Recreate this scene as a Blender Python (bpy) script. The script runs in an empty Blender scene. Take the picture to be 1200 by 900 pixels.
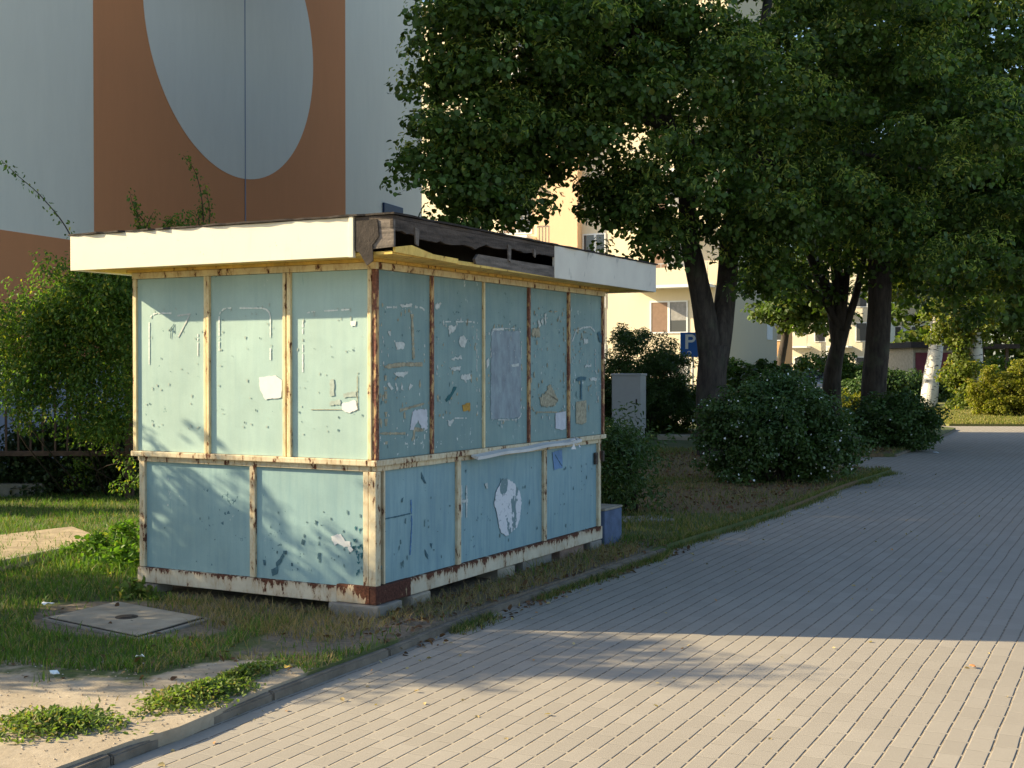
import bpy, bmesh, math, random
import numpy as np
from mathutils import Vector, Matrix, noise as mnoise
R = math.radians
random.seed(7); RNG = np.random.default_rng(11)
scn = bpy.context.scene
COL = scn.collection

# ------------------------------------------------------------------ camera
F, EYE = 1482.0, 1.55                      # focal length in photo pixels (1200 wide), eye height
TH = math.atan(20.0 / F)                   # slight downward pitch
cam = bpy.data.cameras.new('camera'); camo = bpy.data.objects.new('camera', cam)
COL.objects.link(camo); scn.camera = camo
camo.location = (0, 0, EYE); camo.rotation_euler = (R(90) - TH, 0, 0)
cam.sensor_width = 36; cam.lens = 36 * F / 1200; cam.clip_start = .05; cam.clip_end = 2000

def ray(px, py):
    u, v = px - 600, py - 450
    return Vector((u, F*math.cos(TH) - v*math.sin(TH), -F*math.sin(TH) - v*math.cos(TH)))
def G(px, py, z=0.0):                       # survey a point of the ground
    d = ray(px, py); t = (z - EYE) / d.z
    return Vector((d.x*t, d.y*t, z))
def P(px, py, Y):                           # survey a point at distance Y
    d = ray(px, py); t = Y / d.y
    return Vector((d.x*t, Y, EYE + d.z*t))
def on_plane(px, py, p0, d):                # survey a vertical plane through p0 along d -> (s, z)
    r = ray(px, py); n = (d[1], -d[0])
    t = (p0[0]*n[0] + p0[1]*n[1]) / (r.x*n[0] + r.y*n[1])
    return ((r.x*t - p0[0])*d[0] + (r.y*t - p0[1])*d[1], EYE + r.z*t)

# ------------------------------------------------------------------ naming helpers
def tag(o, label=None, cat=None, group=None, kind=None):
    if label: o['label'] = label
    if cat: o['category'] = cat
    if group: o['group'] = group
    if kind: o['kind'] = kind
    return o
def empty(name, loc=(0,0,0), rz=0.0, label=None, cat=None, group=None):
    o = bpy.data.objects.new(name, None); COL.objects.link(o)
    o.location = loc; o.rotation_euler = (0,0,rz); o.empty_display_size = .2
    return tag(o, label, cat, group)
def link_mesh(name, me, mats, parent=None):
    o = bpy.data.objects.new(name, me); COL.objects.link(o)
    for m in (mats if isinstance(mats, (list, tuple)) else [mats]): me.materials.append(m)
    if parent is not None: o.parent = parent
    return o

class MB:
    """collects shapes into one mesh"""
    def __init__(s): s.bm = bmesh.new()
    def box(s, x0, x1, y0, y1, z0, z1, bev=0.0, mi=0):
        vs = [s.bm.verts.new(c) for c in ((x0,y0,z0),(x1,y0,z0),(x1,y1,z0),(x0,y1,z0),(x0,y0,z1),(x1,y0,z1),(x1,y1,z1),(x0,y1,z1))]
        fs = [s.bm.faces.new([vs[i] for i in f]) for f in ((0,3,2,1),(4,5,6,7),(0,1,5,4),(1,2,6,5),(2,3,7,6),(3,0,4,7))]
        for f in fs: f.material_index = mi
        if bev > 0:
            es = list({e for f in fs for e in f.edges})
            bmesh.ops.bevel(s.bm, geom=es, offset=bev, segments=2, affect='EDGES', profile=.6)
        return s
    def quad(s, a, b, c, d, mi=0):
        f = s.bm.faces.new([s.bm.verts.new(v) for v in (a,b,c,d)]); f.material_index = mi; return s
    def prism(s, pts, off, mi=0):            # polygon (3-D points) extruded by the vector off
        off = Vector(off)
        a = [s.bm.verts.new(p) for p in pts]; b = [s.bm.verts.new(Vector(p)+off) for p in pts]
        n = len(pts); fs = []
        fs.append(s.bm.faces.new(a[::-1])); fs.append(s.bm.faces.new(b))
        for i in range(n): fs.append(s.bm.faces.new((a[i], a[(i+1)%n], b[(i+1)%n], b[i])))
        for f in fs: f.material_index = mi
        return s
    def tube(s, pts, rad, n=8, mi=0, cap=True, jit=0.0):
        pts = [Vector(p) for p in pts]; rings = []
        prev = None
        for i, p in enumerate(pts):
            d = (pts[min(i+1, len(pts)-1)] - pts[max(i-1, 0)]).normalized()
            if prev is None:
                a = d.orthogonal().normalized()
            else:
                a = (prev - d*prev.dot(d)).normalized()
            prev = a; b = d.cross(a)
            r = rad[i] if hasattr(rad, '__len__') else rad
            ring = []
            for k in range(n):
                th = 2*math.pi*k/n
                rr = r*(1 + jit*mnoise.noise(Vector((math.cos(th)*2+p.x*.7, math.sin(th)*2+p.y*.7, p.z*1.3))))
                ring.append(s.bm.verts.new(p + (a*math.cos(th) + b*math.sin(th))*rr))
            rings.append(ring)
        for i in range(len(rings)-1):
            for k in range(n):
                f = s.bm.faces.new((rings[i][k], rings[i][(k+1)%n], rings[i+1][(k+1)%n], rings[i+1][k]))
                f.smooth = True; f.material_index = mi
        if cap:
            s.bm.faces.new(rings[0][::-1]).material_index = mi; s.bm.faces.new(rings[-1]).material_index = mi
        return s
    def build(s, name, mats, parent=None, recalc=True):
        if recalc: bmesh.ops.recalc_face_normals(s.bm, faces=s.bm.faces[:])
        me = bpy.data.meshes.new(name); s.bm.to_mesh(me); s.bm.free()
        return link_mesh(name, me, mats, parent)

def curve_pts(ctrl, n=10):                    # Catmull-Rom through control points
    c = [Vector(p) for p in ctrl]; c = [2*c[0]-c[1]] + c + [2*c[-1]-c[-2]]; out = []
    for i in range(1, len(c)-2):
        for k in range(n):
            t = k/n; p0,p1,p2,p3 = c[i-1:i+3]
            out.append(.5*((2*p1) + (p2-p0)*t + (2*p0-5*p1+4*p2-p3)*t*t + (3*p1-p0-3*p2+p3)*t**3))
    out.append(c[-2]); return out

# ------------------------------------------------------------------ materials
class NT:
    def __init__(s, name):
        s.m = bpy.data.materials.new(name); s.m.use_nodes = True
        s.t = s.m.node_tree; s.N = s.t.nodes; s.L = s.t.links
        s.b = s.N['Principled BSDF']; s.co = None
        if 'Specular IOR Level' in s.b.inputs: s.b.inputs['Specular IOR Level'].default_value = .3
    def n(s, typ, **kw):
        nd = s.N.new(typ)
        for k, v in kw.items(): setattr(nd, k, v)
        return nd
    def coord(s, scale=(1,1,1), rot=(0,0,0)):
        if s.co is None: s.co = s.n('ShaderNodeTexCoord').outputs['Object']
        if scale == (1,1,1) and rot == (0,0,0): return s.co
        mp = s.n('ShaderNodeMapping'); mp.inputs['Scale'].default_value = scale; mp.inputs['Rotation'].default_value = rot
        s.L.new(s.co, mp.inputs['Vector']); return mp.outputs['Vector']
    def noise(s, scale, detail=4, rough=.55, vec=None, stretch=(1,1,1), lac=2.0):
        t = s.n('ShaderNodeTexNoise'); t.inputs['Scale'].default_value = scale
        t.inputs['Detail'].default_value = detail; t.inputs['Roughness'].default_value = rough
        s.L.new(vec if vec is not None else s.coord(stretch), t.inputs['Vector']); return t.outputs['Fac']
    def ramp(s, fac, a, b, lo=0.0, hi=1.0):
        r = s.n('ShaderNodeMapRange'); r.clamp = True
        for k, v in zip(('From Min','From Max','To Min','To Max'), (a,b,lo,hi)): r.inputs[k].default_value = v
        s.L.new(fac, r.inputs['Value']); return r.outputs['Result']
    def math(s, op, a, b=None, c=None):
        m = s.n('ShaderNodeMath', operation=op)
        for i, v in enumerate((a, b, c)):
            if v is None: continue
            if isinstance(v, (int, float)): m.inputs[i].default_value = v
            else: s.L.new(v, m.inputs[i])
        return m.outputs[0]
    def mix(s, fac, a, b):
        m = s.n('ShaderNodeMix', data_type='RGBA')
        for i, v in ((0, fac), (6, a), (7, b)):
            if isinstance(v, (int, float)): m.inputs[i].default_value = v
            elif isinstance(v, tuple): m.inputs[i].default_value = (*v, 1)
            else: s.L.new(v, m.inputs[i])
        return m.outputs[2]
    def col(s, c):
        if isinstance(c, tuple): s.b.inputs['Base Color'].default_value = (*c, 1)
        else: s.L.new(c, s.b.inputs['Base Color'])
    def bump(s, h, strength=.3, dist=.02):
        bp = s.n('ShaderNodeBump'); bp.inputs['Strength'].default_value = strength; bp.inputs['Distance'].default_value = dist
        s.L.new(h, bp.inputs['Height']); s.L.new(bp.outputs['Normal'], s.b.inputs['Normal'])
    def rough(s, v):
        if isinstance(v, (int, float)): s.b.inputs['Roughness'].default_value = v
        else: s.L.new(v, s.b.inputs['Roughness'])
    def sep(s, vec=None):
        x = s.n('ShaderNodeSeparateXYZ'); s.L.new(vec if vec is not None else s.coord(), x.inputs[0]); return x.outputs
def mul(c, k): return tuple(min(1, x*k) for x in c)

def plain(name, c, rough=.7, var=.25, scale=6, metal=0.0, bump=0.0, bscale=40, stretch=(1,1,1)):
    m = NT(name); n = m.noise(scale, 5, .6, stretch=stretch)
    m.col(m.mix(m.ramp(n, .3, .7), mul(c, 1-var), mul(c, 1+var))); m.rough(rough)
    m.b.inputs['Metallic'].default_value = metal
    if bump: m.bump(m.noise(bscale, 5, .65), bump, .01)
    return m.m

def rusty(name, paint, amount=.62, edge=None, rough=.6, dirt=.25, rust=(.10,.035,.018)):
    """old paint with rust breaking through; edge=(z0, z1, gain): more rust from z0 towards z1"""
    m = NT(name)
    n1 = m.noise(9, 6, .62, stretch=(1.5,1.5,.45)); n2 = m.noise(38, 6, .68, stretch=(1.2,1.2,.5))
    f = m.math('ADD', m.math('MULTIPLY', n1, .55), m.math('MULTIPLY', n2, .45))
    if edge:
        z = m.sep()[2]; f = m.math('ADD', f, m.ramp(z, edge[0], edge[1], 0, edge[2]))
    mask = m.ramp(f, amount, amount + .02)
    stain = m.ramp(f, amount - .10, amount + .01)
    p = m.mix(m.ramp(m.noise(5, 5, .6), .35, .7), mul(paint, 1.05), mul(paint, 1-dirt))
    p = m.mix(m.math('MULTIPLY', stain, .55), p, (paint[0]*.62, paint[1]*.42, paint[2]*.26))
    rc = m.mix(m.ramp(m.noise(60, 4, .7), .35, .65), mul(rust, .55), mul(rust, 1.5))
    m.col(m.mix(mask, p, rc)); m.rough(m.ramp(mask, 0, 1, rough, .9))
    m.bump(m.math('ADD', m.math('MULTIPLY', mask, -.6), m.math('MULTIPLY', n2, .3)), .35, .004)
    return m.m

def panel_mat(name, c, chips=.69, white=.73, streak=.22, dark=(.02,.10,.13)):
    """weathered teal sheet: mottled, streaked, chipped, with scratches"""
    m = NT(name)
    base = m.mix(m.ramp(m.noise(1.7, 5, .6), .3, .72), mul(c, .84), mul(c, 1.1))
    st = m.ramp(m.noise(3.0, 6, .62, stretch=(9, 9, .8)), .42, .72)
    base = m.mix(m.math('MULTIPLY', st, streak), base, (c[0]*.55, c[1]*.66, c[2]*.78))
    ch = m.noise(17, 6, .66); sp = m.noise(1.3, 3, .5)
    f = m.math('ADD', ch, m.math('MULTIPLY', m.ramp(sp, .35, .75, -.5, .5), .16))
    base = m.mix(m.ramp(f, chips, chips + .015), base, dark)
    w = m.noise(13, 6, .7, stretch=(1.7, 1.7, .9)); sp2 = m.noise(1.9, 3, .5, stretch=(1,1,1.3))
    fw = m.math('ADD', w, m.math('MULTIPLY', m.ramp(sp2, .35, .75, -.5, .5), .16))
    base = m.mix(m.ramp(fw, white, white + .015), base, (.62, .66, .64))
    scr = m.ramp(m.noise(6, 3, .5, stretch=(11, 11, 1.0)), .70, .72)
    scr = m.math('MULTIPLY', scr, m.ramp(m.noise(2.4, 2), .5, .6))
    base = m.mix(m.math('MULTIPLY', scr, .6), base, mul(dark, 1.6))
    gr = m.noise(120, 3, .6)
    base = m.mix(m.ramp(gr, .3, .75, 0, .18), base, mul(c, .55))
    m.col(base); m.rough(m.ramp(m.noise(8, 4), .3, .7, .42, .62))
    m.bump(m.math('ADD', m.noise(1.2, 2), m.math('MULTIPLY', gr, .05)), .25, .02)
    return m.m

def leaf_mat(name, c, var=.35, yellow=(.16,.17,.03), ychance=.06, trans=.35, rough=.5):
    m = NT(name)
    g = m.n('ShaderNodeNewGeometry'); r = g.outputs['Random Per Island']
    cc = m.mix(r, mul(c, 1-var), mul(c, 1+var))
    n = m.ramp(m.noise(1.1, 3), .35, .7)
    cc = m.mix(m.math('MULTIPLY', n, .5), cc, (c[0]*1.5, c[1]*1.2, c[2]*.9))
    fr = m.math('FRACT', m.math('MULTIPLY', r, 37.7))
    cc = m.mix(m.math('LESS_THAN', fr, ychance), cc, yellow)
    m.col(cc); m.rough(rough)
    tr = m.n('ShaderNodeBsdfTranslucent'); ms = m.n('ShaderNodeMixShader'); ms.inputs[0].default_value = trans
    tc = m.n('ShaderNodeMix', data_type='RGBA', blend_type='MULTIPLY'); tc.inputs[0].default_value = 1
    m.L.new(cc, tc.inputs[6]); tc.inputs[7].default_value = (1.5, 1.7, .7, 1)
    m.L.new(tc.outputs[2], tr.inputs['Color'])
    m.L.new(m.b.outputs[0], ms.inputs[1]); m.L.new(tr.outputs[0], ms.inputs[2])
    m.L.new(ms.outputs[0], m.N['Material Output'].inputs['Surface'])
    return m.m

def bark_mat(name, c, white=False):
    m = NT(name)
    n = m.noise(14, 6, .65, stretch=(1,1,.22)); n2 = m.noise(3, 4)
    cc = m.mix(m.ramp(n, .35, .68), mul(c, .5), mul(c, 1.35))
    if white:
        k = m.noise(5, 5, .6, stretch=(.7,.7,3.2)); cc = m.mix(m.ramp(k, .56, .62), (.62,.60,.55), (.05,.045,.04))
    else:
        cc = m.mix(m.ramp(n2, .55, .75, 0, .4), cc, (.10,.12,.07))
    m.col(cc); m.rough(.9); m.bump(n, .8, .03); return m.m

def glass_mat(name, c, rough=.08):
    m = NT(name); m.col(c); m.rough(rough); m.b.inputs['Specular IOR Level'].default_value = .6; return m.m

# ------------------------------------------------------------------ world and sun
SUN_AZ = math.atan2(-.994, .107)            # clockwise from +Y
SUN_EL = R(26)
w = bpy.data.worlds.new('World'); scn.world = w; w.use_nodes = True
wn = w.node_tree; sky = wn.nodes.new('ShaderNodeTexSky'); sky.sky_type = 'NISHITA'; sky.sun_disc = False
sky.sun_elevation = SUN_EL; sky.sun_rotation = SUN_AZ % (2*math.pi); sky.air_density = 1.0; sky.dust_density = 1.2; sky.ozone_density = 1.5
bg = wn.nodes['Background']; wn.links.new(sky.outputs[0], bg.inputs[0]); bg.inputs[1].default_value = .105
sl = bpy.data.lights.new('sun', 'SUN'); sl.energy = 5.0; sl.angle = R(.53); sl.color = (1, .82, .52)
so = bpy.data.objects.new('sun', sl); COL.objects.link(so)
sd = Vector((math.sin(SUN_AZ)*math.cos(SUN_EL), math.cos(SUN_AZ)*math.cos(SUN_EL), math.sin(SUN_EL)))
so.rotation_euler = sd.to_track_quat('Z', 'Y').to_euler(); so.location = sd*60
scn.view_settings.view_transform = 'Standard'; scn.view_settings.look = 'None'
scn.view_settings.gamma = 1; scn.view_settings.exposure = 1.27
try: scn.view_settings.use_curve_mapping = False
except Exception: pass
scn.cycles.use_denoising = True; scn.cycles.max_bounces = 6; scn.cycles.transparent_max_bounces = 4
scn.cycles.sample_clamp_indirect = 6

# ------------------------------------------------------------------ ground
PZ = -.06                                     # the paving lies lower than the verge
kerb_xy = [(-5.1,-2.4),(-3.0,2.1)] + [tuple(G(*p)[:2]) for p in
    ((64,900),(211,851),(313,806),(450,756),(538,720),(650,682),(730,656),(800,632),(870,611),(930,591),(985,569),(1045,550))]
kerb_xy = [tuple(p) for p in [v[:2] for v in curve_pts([(x,y,0) for x,y in kerb_xy], 3)]]
notch = [(5.0,19.9),(4.3,20.3),(4.4,22.0),(5.4,22.5),(6.84,22.6)]
kerb2 = [(6.84,22.6),(7.9,24.8),(9.1,27.4),(10.3,29.9),(11.3,32.2),(11.2,32.9),(10.3,33.4)]
verge_poly = kerb_xy + notch + kerb2 + [(6,34.5),(-40,38),(-40,-6),(-8,-6)]

def sheet(name, poly, z, m, skirt=0.0):
    bm = bmesh.new(); vs = [bm.verts.new((x,y,z)) for x,y in poly]; f = bm.faces.new(vs)
    if f.normal.z < 0: f.normal_flip()
    if skirt:
        lo = [bm.verts.new((x,y,z-skirt)) for x,y in poly]; n = len(poly)
        for i in range(n): bm.faces.new((vs[i], vs[(i+1)%n], lo[(i+1)%n], lo[i]))
    bm.normal_update()
    if f.normal.z < 0: f.normal_flip()
    bmesh.ops.triangulate(bm, faces=[f])
    me = bpy.data.meshes.new(name); bm.to_mesh(me); bm.free()
    return tag(link_mesh(name, me, m), kind='structure')

def paving_mat():
    m = NT('concrete pavers'); ang = math.atan2(1, .503)
    x, y, _ = m.sep(m.coord(rot=(0,0,-ang)))
    wob = m.noise(1.2, 2)
    v = m.math('ADD', m.math('DIVIDE', y, .0985), m.math('MULTIPLY', wob, .22))
    row = m.math('FLOOR', v); fv = m.math('SUBTRACT', v, row)
    odd = m.math('MULTIPLY', m.math('MODULO', m.math('ABSOLUTE', row), 2), .5)
    u = m.math('ADD', m.math('DIVIDE', x, .2), odd)
    cu = m.math('FLOOR', u); fu = m.math('SUBTRACT', u, cu)
    dv = m.math('ABSOLUTE', m.math('SUBTRACT', fv, .5)); du = m.math('ABSOLUTE', m.math('SUBTRACT', fu, .5))
    wid = m.ramp(m.noise(5, 3), .3, .7, .442, .470)
    jv = m.math('MULTIPLY', m.math('GREATER_THAN', dv, wid), 1.0)
    ju = m.math('GREATER_THAN', du, .484)
    cb = m.n('ShaderNodeCombineXYZ'); m.L.new(cu, cb.inputs[0]); m.L.new(row, cb.inputs[1])
    wn_ = m.n('ShaderNodeTexWhiteNoise', noise_dimensions='3D'); m.L.new(cb.outputs[0], wn_.inputs['Vector'])
    pav = m.mix(wn_.outputs['Value'], (.298,.268,.222), (.348,.314,.262))
    pav = m.mix(m.ramp(m.noise(.55, 6, .68), .35, .7, 0, .65), pav, (.27,.24,.197))
    pav = m.mix(m.ramp(m.noise(90, 3, .7), .35, .75, 0, .35), pav, (.24,.215,.185))
    spots = m.ramp(m.noise(6, 6, .75), .66, .72, 0, .4); pav = m.mix(spots, pav, (.17,.15,.13))
    jc = m.mix(m.ramp(m.noise(22, 3), .4, .65), (.15,.122,.092), (.22,.185,.145))
    pav = m.mix(m.math('MULTIPLY', ju, m.ramp(m.noise(3,2), .4, .6, .12, .5)), pav, m.mix(m.ramp(m.noise(11,2), .45,.55), (.19,.165,.13), (.40,.36,.29)))
    both = m.math('MULTIPLY', jv, m.math('GREATER_THAN', du, .455))
    pav = m.mix(jv, pav, jc); pav = m.mix(both, pav, (.36,.33,.27))
    m.col(pav); m.rough(.88)
    h = m.math('ADD', m.math('MULTIPLY', m.math('MULTIPLY', m.ramp(dv, .43, .5), m.math('LESS_THAN', du, .45)), -1.0), m.math('MULTIPLY', m.ramp(du, .465, .5), -.35))
    m.bump(m.math('ADD', h, m.math('MULTIPLY', m.noise(150, 2), .12)), .6, .009)
    return m.m

def ell(m, vec_xy, cx, cy, rx, ry, ang=0.0, soft=.35):
    mp = m.n('ShaderNodeMapping'); mp.vector_type = 'TEXTURE'
    mp.inputs['Location'].default_value = (cx, cy, 0); mp.inputs['Rotation'].default_value = (0,0,ang); mp.inputs['Scale'].default_value = (rx, ry, 1e6)
    m.L.new(vec_xy, mp.inputs['Vector'])
    ln = m.n('ShaderNodeVectorMath', operation='LENGTH'); m.L.new(mp.outputs[0], ln.inputs[0])
    return m.ramp(ln.outputs['Value'], 1 + soft, 1 - soft)

SAND = [(-2.6,4.6,1.75,1.85,0), (-1.45,6.2,.48,.38,1.1), (-3.9,4.0,2.4,2.2,0)]
BARE = [(-2.35,7.75,.75,.5,-.6), (-.1,9.0,.5,2.6,-.49), (-1.3,9.6,1.3,1.6,0)]
LITTER = [(3.0,15.5,1.5,1.5,0), (2.0,14.6,1.1,1.3,0), (5.0,22.8,2.2,1.0,.3), (4.2,16.4,1.3,.7,.6), (3.0,20,2.5,2.4,0)]
def verge_mat():
    m = NT('verge soil and turf'); co = m.coord()
    nz = m.noise(2.6, 6, .65); nf = m.noise(30, 5, .7); nn = m.noise(.8, 4)
    turf = m.mix(m.ramp(nz, .35, .68), (.045,.075,.018), (.115,.125,.045))
    turf = m.mix(m.ramp(nf, .5, .7, 0, .6), turf, (.15,.12,.065))
    def comb(L):
        a = None
        for e in L:
            x = ell(m, co, *e); a = x if a is None else m.math('MAXIMUM', a, x)
        return m.ramp(m.math('ADD', a, m.math('MULTIPLY', m.math('SUBTRACT', nz, .5), 1.1)), .42, .58)
    sand = m.mix(m.ramp(m.noise(4, 6, .65), .3, .7), (.29,.235,.165), (.42,.355,.265))
    sand = m.mix(m.ramp(nf, .45, .75, 0, .4), sand, (.24,.19,.13))
    bare = m.mix(m.ramp(nf, .35, .7), (.10,.08,.058), (.22,.18,.135))
    lit = m.mix(m.ramp(m.noise(22, 5, .7), .35, .65), (.085,.065,.035), (.20,.13,.065))
    c = m.mix(comb(LITTER), turf, lit); c = m.mix(comb(BARE), c, bare); c = m.mix(comb(SAND), c, sand)
    m.col(c); m.rough(.95)
    m.bump(m.math('ADD', m.math('MULTIPLY', nz, .8), m.math('MULTIPLY', nf, .2)), .35, .04)
    return m.m
def far_mat():
    m = NT('open ground'); n = m.noise(.12, 5, .6)
    c = m.mix(m.ramp(n, .46, .54), (.10,.115,.04), (.20,.185,.16)); m.col(m.mix(m.ramp(m.noise(6,5,.7), .35,.7,0,.4), c, (.16,.14,.07))); m.rough(.95)
    return m.m
def lawn_mat():
    m = NT('dry lawn'); n = m.noise(2, 6, .65); f = m.noise(18, 5, .7)
    c = m.mix(m.ramp(n, .35, .68), (.10,.125,.03), (.20,.18,.065)); m.col(m.mix(m.ramp(f, .45,.72,0,.5), c, (.28,.235,.11))); m.rough(.95)
    m.bump(f, .6, .05); return m.m

tag(MB().quad((-600,-300,-.075),(600,-300,-.075),(600,900,-.075),(-600,900,-.075)).build('ground', far_mat()), kind='structure')
tag(MB().quad((-9,-8,PZ),(34,-8,PZ),(34,42,PZ),(-9,42,PZ)).build('pavement', paving_mat()), kind='structure')
sheet('verge', verge_poly, 0.0, verge_mat(), skirt=.07)
LAWN = [(11.9,34.4),(34,33.2),(34,56),(14.0,56),(11.6,44),(11.2,37)]
sheet('lawn', LAWN, .0, lawn_mat(), skirt=.07)

concrete = plain('weathered concrete', (.235,.215,.185), .9, .22, 7, bump=.4, bscale=60)
concrete_warm = plain('sandy concrete', (.30,.26,.20), .9, .25, 6, bump=.4, bscale=50)
# kerb stones along the verge: one long structure with a joint every metre
def kerb(name, line, m):
    mb = MB(); acc = 0; W = .052
    pts = [Vector((x,y,0)) for x,y in line]
    dens = []
    for a, b in zip(pts, pts[1:]):
        L = (b-a).length; k = max(1, int(L/.1))
        for i in range(k): dens.append(a.lerp(b, i/k))
    dens.append(pts[-1]); seg = [dens[0]]
    for p in dens[1:]:
        seg.append(p); acc += (seg[-1]-seg[-2]).length
        if acc > 1.0 or p is dens[-1]:
            a, b = seg[0], seg[-1]; d = (b-a).normalized(); n = Vector((d.y,-d.x,0))
            a2 = a + d*.004; b2 = b - d*.004
            jz = random.uniform(-.004,.003) - .018
            q = [a2-n*W*.3, b2-n*W*.3, b2+n*W*.7, a2+n*W*.7]
            mb.prism([v+Vector((0,0,-.12)) for v in q], (0,0,.124+jz))
            seg = [p]; acc = 0
    bmesh.ops.bevel(mb.bm, geom=[e for e in mb.bm.edges], offset=.008, segments=2, affect='EDGES')
    return tag(mb.build(name, m), kind='structure')
kerbc = plain('dusty kerb concrete', (.185,.155,.12), .95, .3, 8, bump=.6, bscale=45)
kerb('kerb', [p for p in kerb_xy if p[1] < 11.0], kerbc)
kerb('kerb', [notch[-1]] + kerb2[1:], kerbc)
kerb('kerb', [(14.4,33.2),(14.6,34.0),(15.2,34.5),(16.4,34.6),(18,34.5)], plain('pale kerb concrete', (.5,.47,.42), .9))

# ------------------------------------------------------------------ kiosk
KL, KR = Vector((-.884,.468,0)).normalized(), Vector((.468,.884,0)).normalized()
K0 = Vector((-.84, 7.8, 0))
LX, LY = 3.49, 2.01                          # local x runs along the right face, local y along the left face
kz = math.atan2(KR.y, KR.x)
kiosk = empty('kiosk', K0, kz, 'abandoned pale teal metal kiosk with rusty cream frame and flat overhanging white-edged roof', 'kiosk')
yel = rusty('yellowed frame paint', (.74,.63,.37), .57, dirt=.22)
yel_r = rusty('rust-eaten frame paint', (.58,.40,.19), .475, dirt=.3, rust=(.17,.07,.045))
cream = rusty('cream frame paint', (.62,.54,.37), .56, dirt=.2)
cream_base = rusty('cream base paint', (.60,.53,.40), .585, edge=(.13,.185,.16), dirt=.22)
rust_base = rusty('rusted base corner', (.5,.4,.26), .40, dirt=.3, rust=(.075,.028,.018))
soffit_m = rusty('yellow soffit boards', (.82,.56,.13), .58, dirt=.35, rust=(.05,.03,.018))
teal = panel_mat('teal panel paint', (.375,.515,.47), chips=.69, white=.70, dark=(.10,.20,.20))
teal_shade = panel_mat('scuffed shade-darkened teal panel paint', (.20,.305,.295), chips=.665, white=.66, streak=.5, dark=(.05,.12,.13))  # same teal as the sunny face, darkened for the shaded serving side
blue = panel_mat('blue teal panel paint', (.27,.41,.415), chips=.675, white=.70, streak=.4, dark=(.04,.12,.16))
blue_s = panel_mat('scratched blue teal panel paint', (.255,.395,.42), chips=.69, white=.70, streak=.75, dark=(.04,.11,.17))
def fascia_mat():
    m = NT('white fascia paint'); c = m.mix(m.ramp(m.noise(1.2,4), .35,.65), (.75,.68,.50), (.72,.64,.50))
    d = m.math('MULTIPLY', m.ramp(m.noise(16, 5, .65, stretch=(1,1,.16)), .56, .74), m.ramp(m.noise(1.7,3), .45,.7))
    c = m.mix(m.math('MULTIPLY', d, .5), c, (.40,.27,.14)); sp = m.ramp(m.noise(45,3,.6), .70,.72); m.col(m.mix(m.math('MULTIPLY', sp, .5), c, (.2,.14,.08))); m.rough(.6)
    m.bump(m.noise(2.5,3), .25, .02); return m.m
white_f = fascia_mat()
def grimy():
    m = NT('grimy white fascia'); c = m.mix(m.ramp(m.noise(3,5), .35,.7), (.72,.67,.56), (.62,.57,.48))
    d = m.math('MULTIPLY', m.ramp(m.noise(9, 6, .7, stretch=(1,1,.45)), .57, .68), m.ramp(m.noise(2.2,2), .45,.65))
    m.col(m.mix(m.math('MULTIPLY', d, .75), c, (.18,.17,.15))); m.rough(.7); return m.m
white_g = grimy()
raw_wood = plain('weathered raw timber', (.075,.058,.047), .9, .6, 5, bump=.7, bscale=30, stretch=(1,1,9))
raw_wood2 = plain('grey split timber', (.15,.125,.105), .9, .5, 4, bump=.7, bscale=30, stretch=(1,1,9))
dark_void = plain('painted cavity darkness', (.03,.024,.02), .95, .5, 6)  # near-black colour stands in for the darkness of hollows and gaps
felt = plain('roofing felt', (.034,.027,.023), .9, .4, 10, bump=.6)

ZB0, ZB1 = .075, .183                        # base beam
ZM0, ZM1, ZM2 = .90, .935, .972              # middle rails
ZT0, ZT1 = 2.155, 2.197                      # top frame
IN = .022                                    # the lower body stands back a little
# inner body
MB().box(.05, LX-.05, .05, LY-.05, .10, 2.16).build('body', dark_void, kiosk)
# base beams (each side a mesh)
bmb = MB().box(-.002, .40, -.002, .045, ZB0, ZB1+.004, .006); bmb.build('base_beam', rust_base, kiosk)
MB().box(.40, LX-.03, 0, .045, ZB0, ZB1, .006).build('base_beam', cream_base, kiosk)
MB().box(-.002, .045, .047, .30, ZB0, ZB1+.003, .006).build('base_beam', rusty('blotched base corner', (.58,.5,.36), .53, edge=(.11,.185,.12)), kiosk)
MB().box(0, .045, .30, LY-.03, ZB0-.008, ZB1-.014, .006).build('base_beam', cream_base, kiosk)
MB().box(.045, LX-.03, LY-.07, LY-.03, ZB0, ZB1, .006).build('base_beam', cream_base, kiosk)
MB().box(LX-.07, LX-.03, .046, LY-.072, ZB0, ZB1, .006).build('base_beam', cream_base, kiosk)
# middle rails
MB().box(-.02, LX+.01, -.018, .05, ZM1, ZM2, .006).build('middle_rail', cream, kiosk)
MB().box(-.018, .05, .052, LY+.012, ZM1, ZM2, .006).build('middle_rail', cream, kiosk)
MB().box(IN, LX-.04, IN-.014, .05, ZM0, ZM1-.002, .003).build('middle_rail', cream, kiosk)
MB().box(IN-.014, .05, .052, LY-.04, ZM0, ZM1-.002, .003).build('middle_rail', cream, kiosk)
MB().box(.05, LX+.01, LY-.05, LY+.012, ZM0, ZM2, .006).build('middle_rail', cream, kiosk)
MB().box(LX-.05, LX+.012, .052, LY-.052, ZM0, ZM2, .006).build('middle_rail', cream, kiosk)
# top frame
MB().box(-.008, LX+.008, -.008, .05, ZT0, ZT1, .004).build('top_frame', yel, kiosk)
MB().box(-.006, .05, .052, LY+.006, ZT0, ZT1, .004).build('top_frame', yel, kiosk)
MB().box(.052, LX, LY-.05, LY+.006, ZT0, ZT1, .004).build('top_frame', yel, kiosk)
MB().box(LX-.05, LX+.006, .052, LY-.052, ZT0, ZT1, .004).build('top_frame', yel, kiosk)
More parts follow.
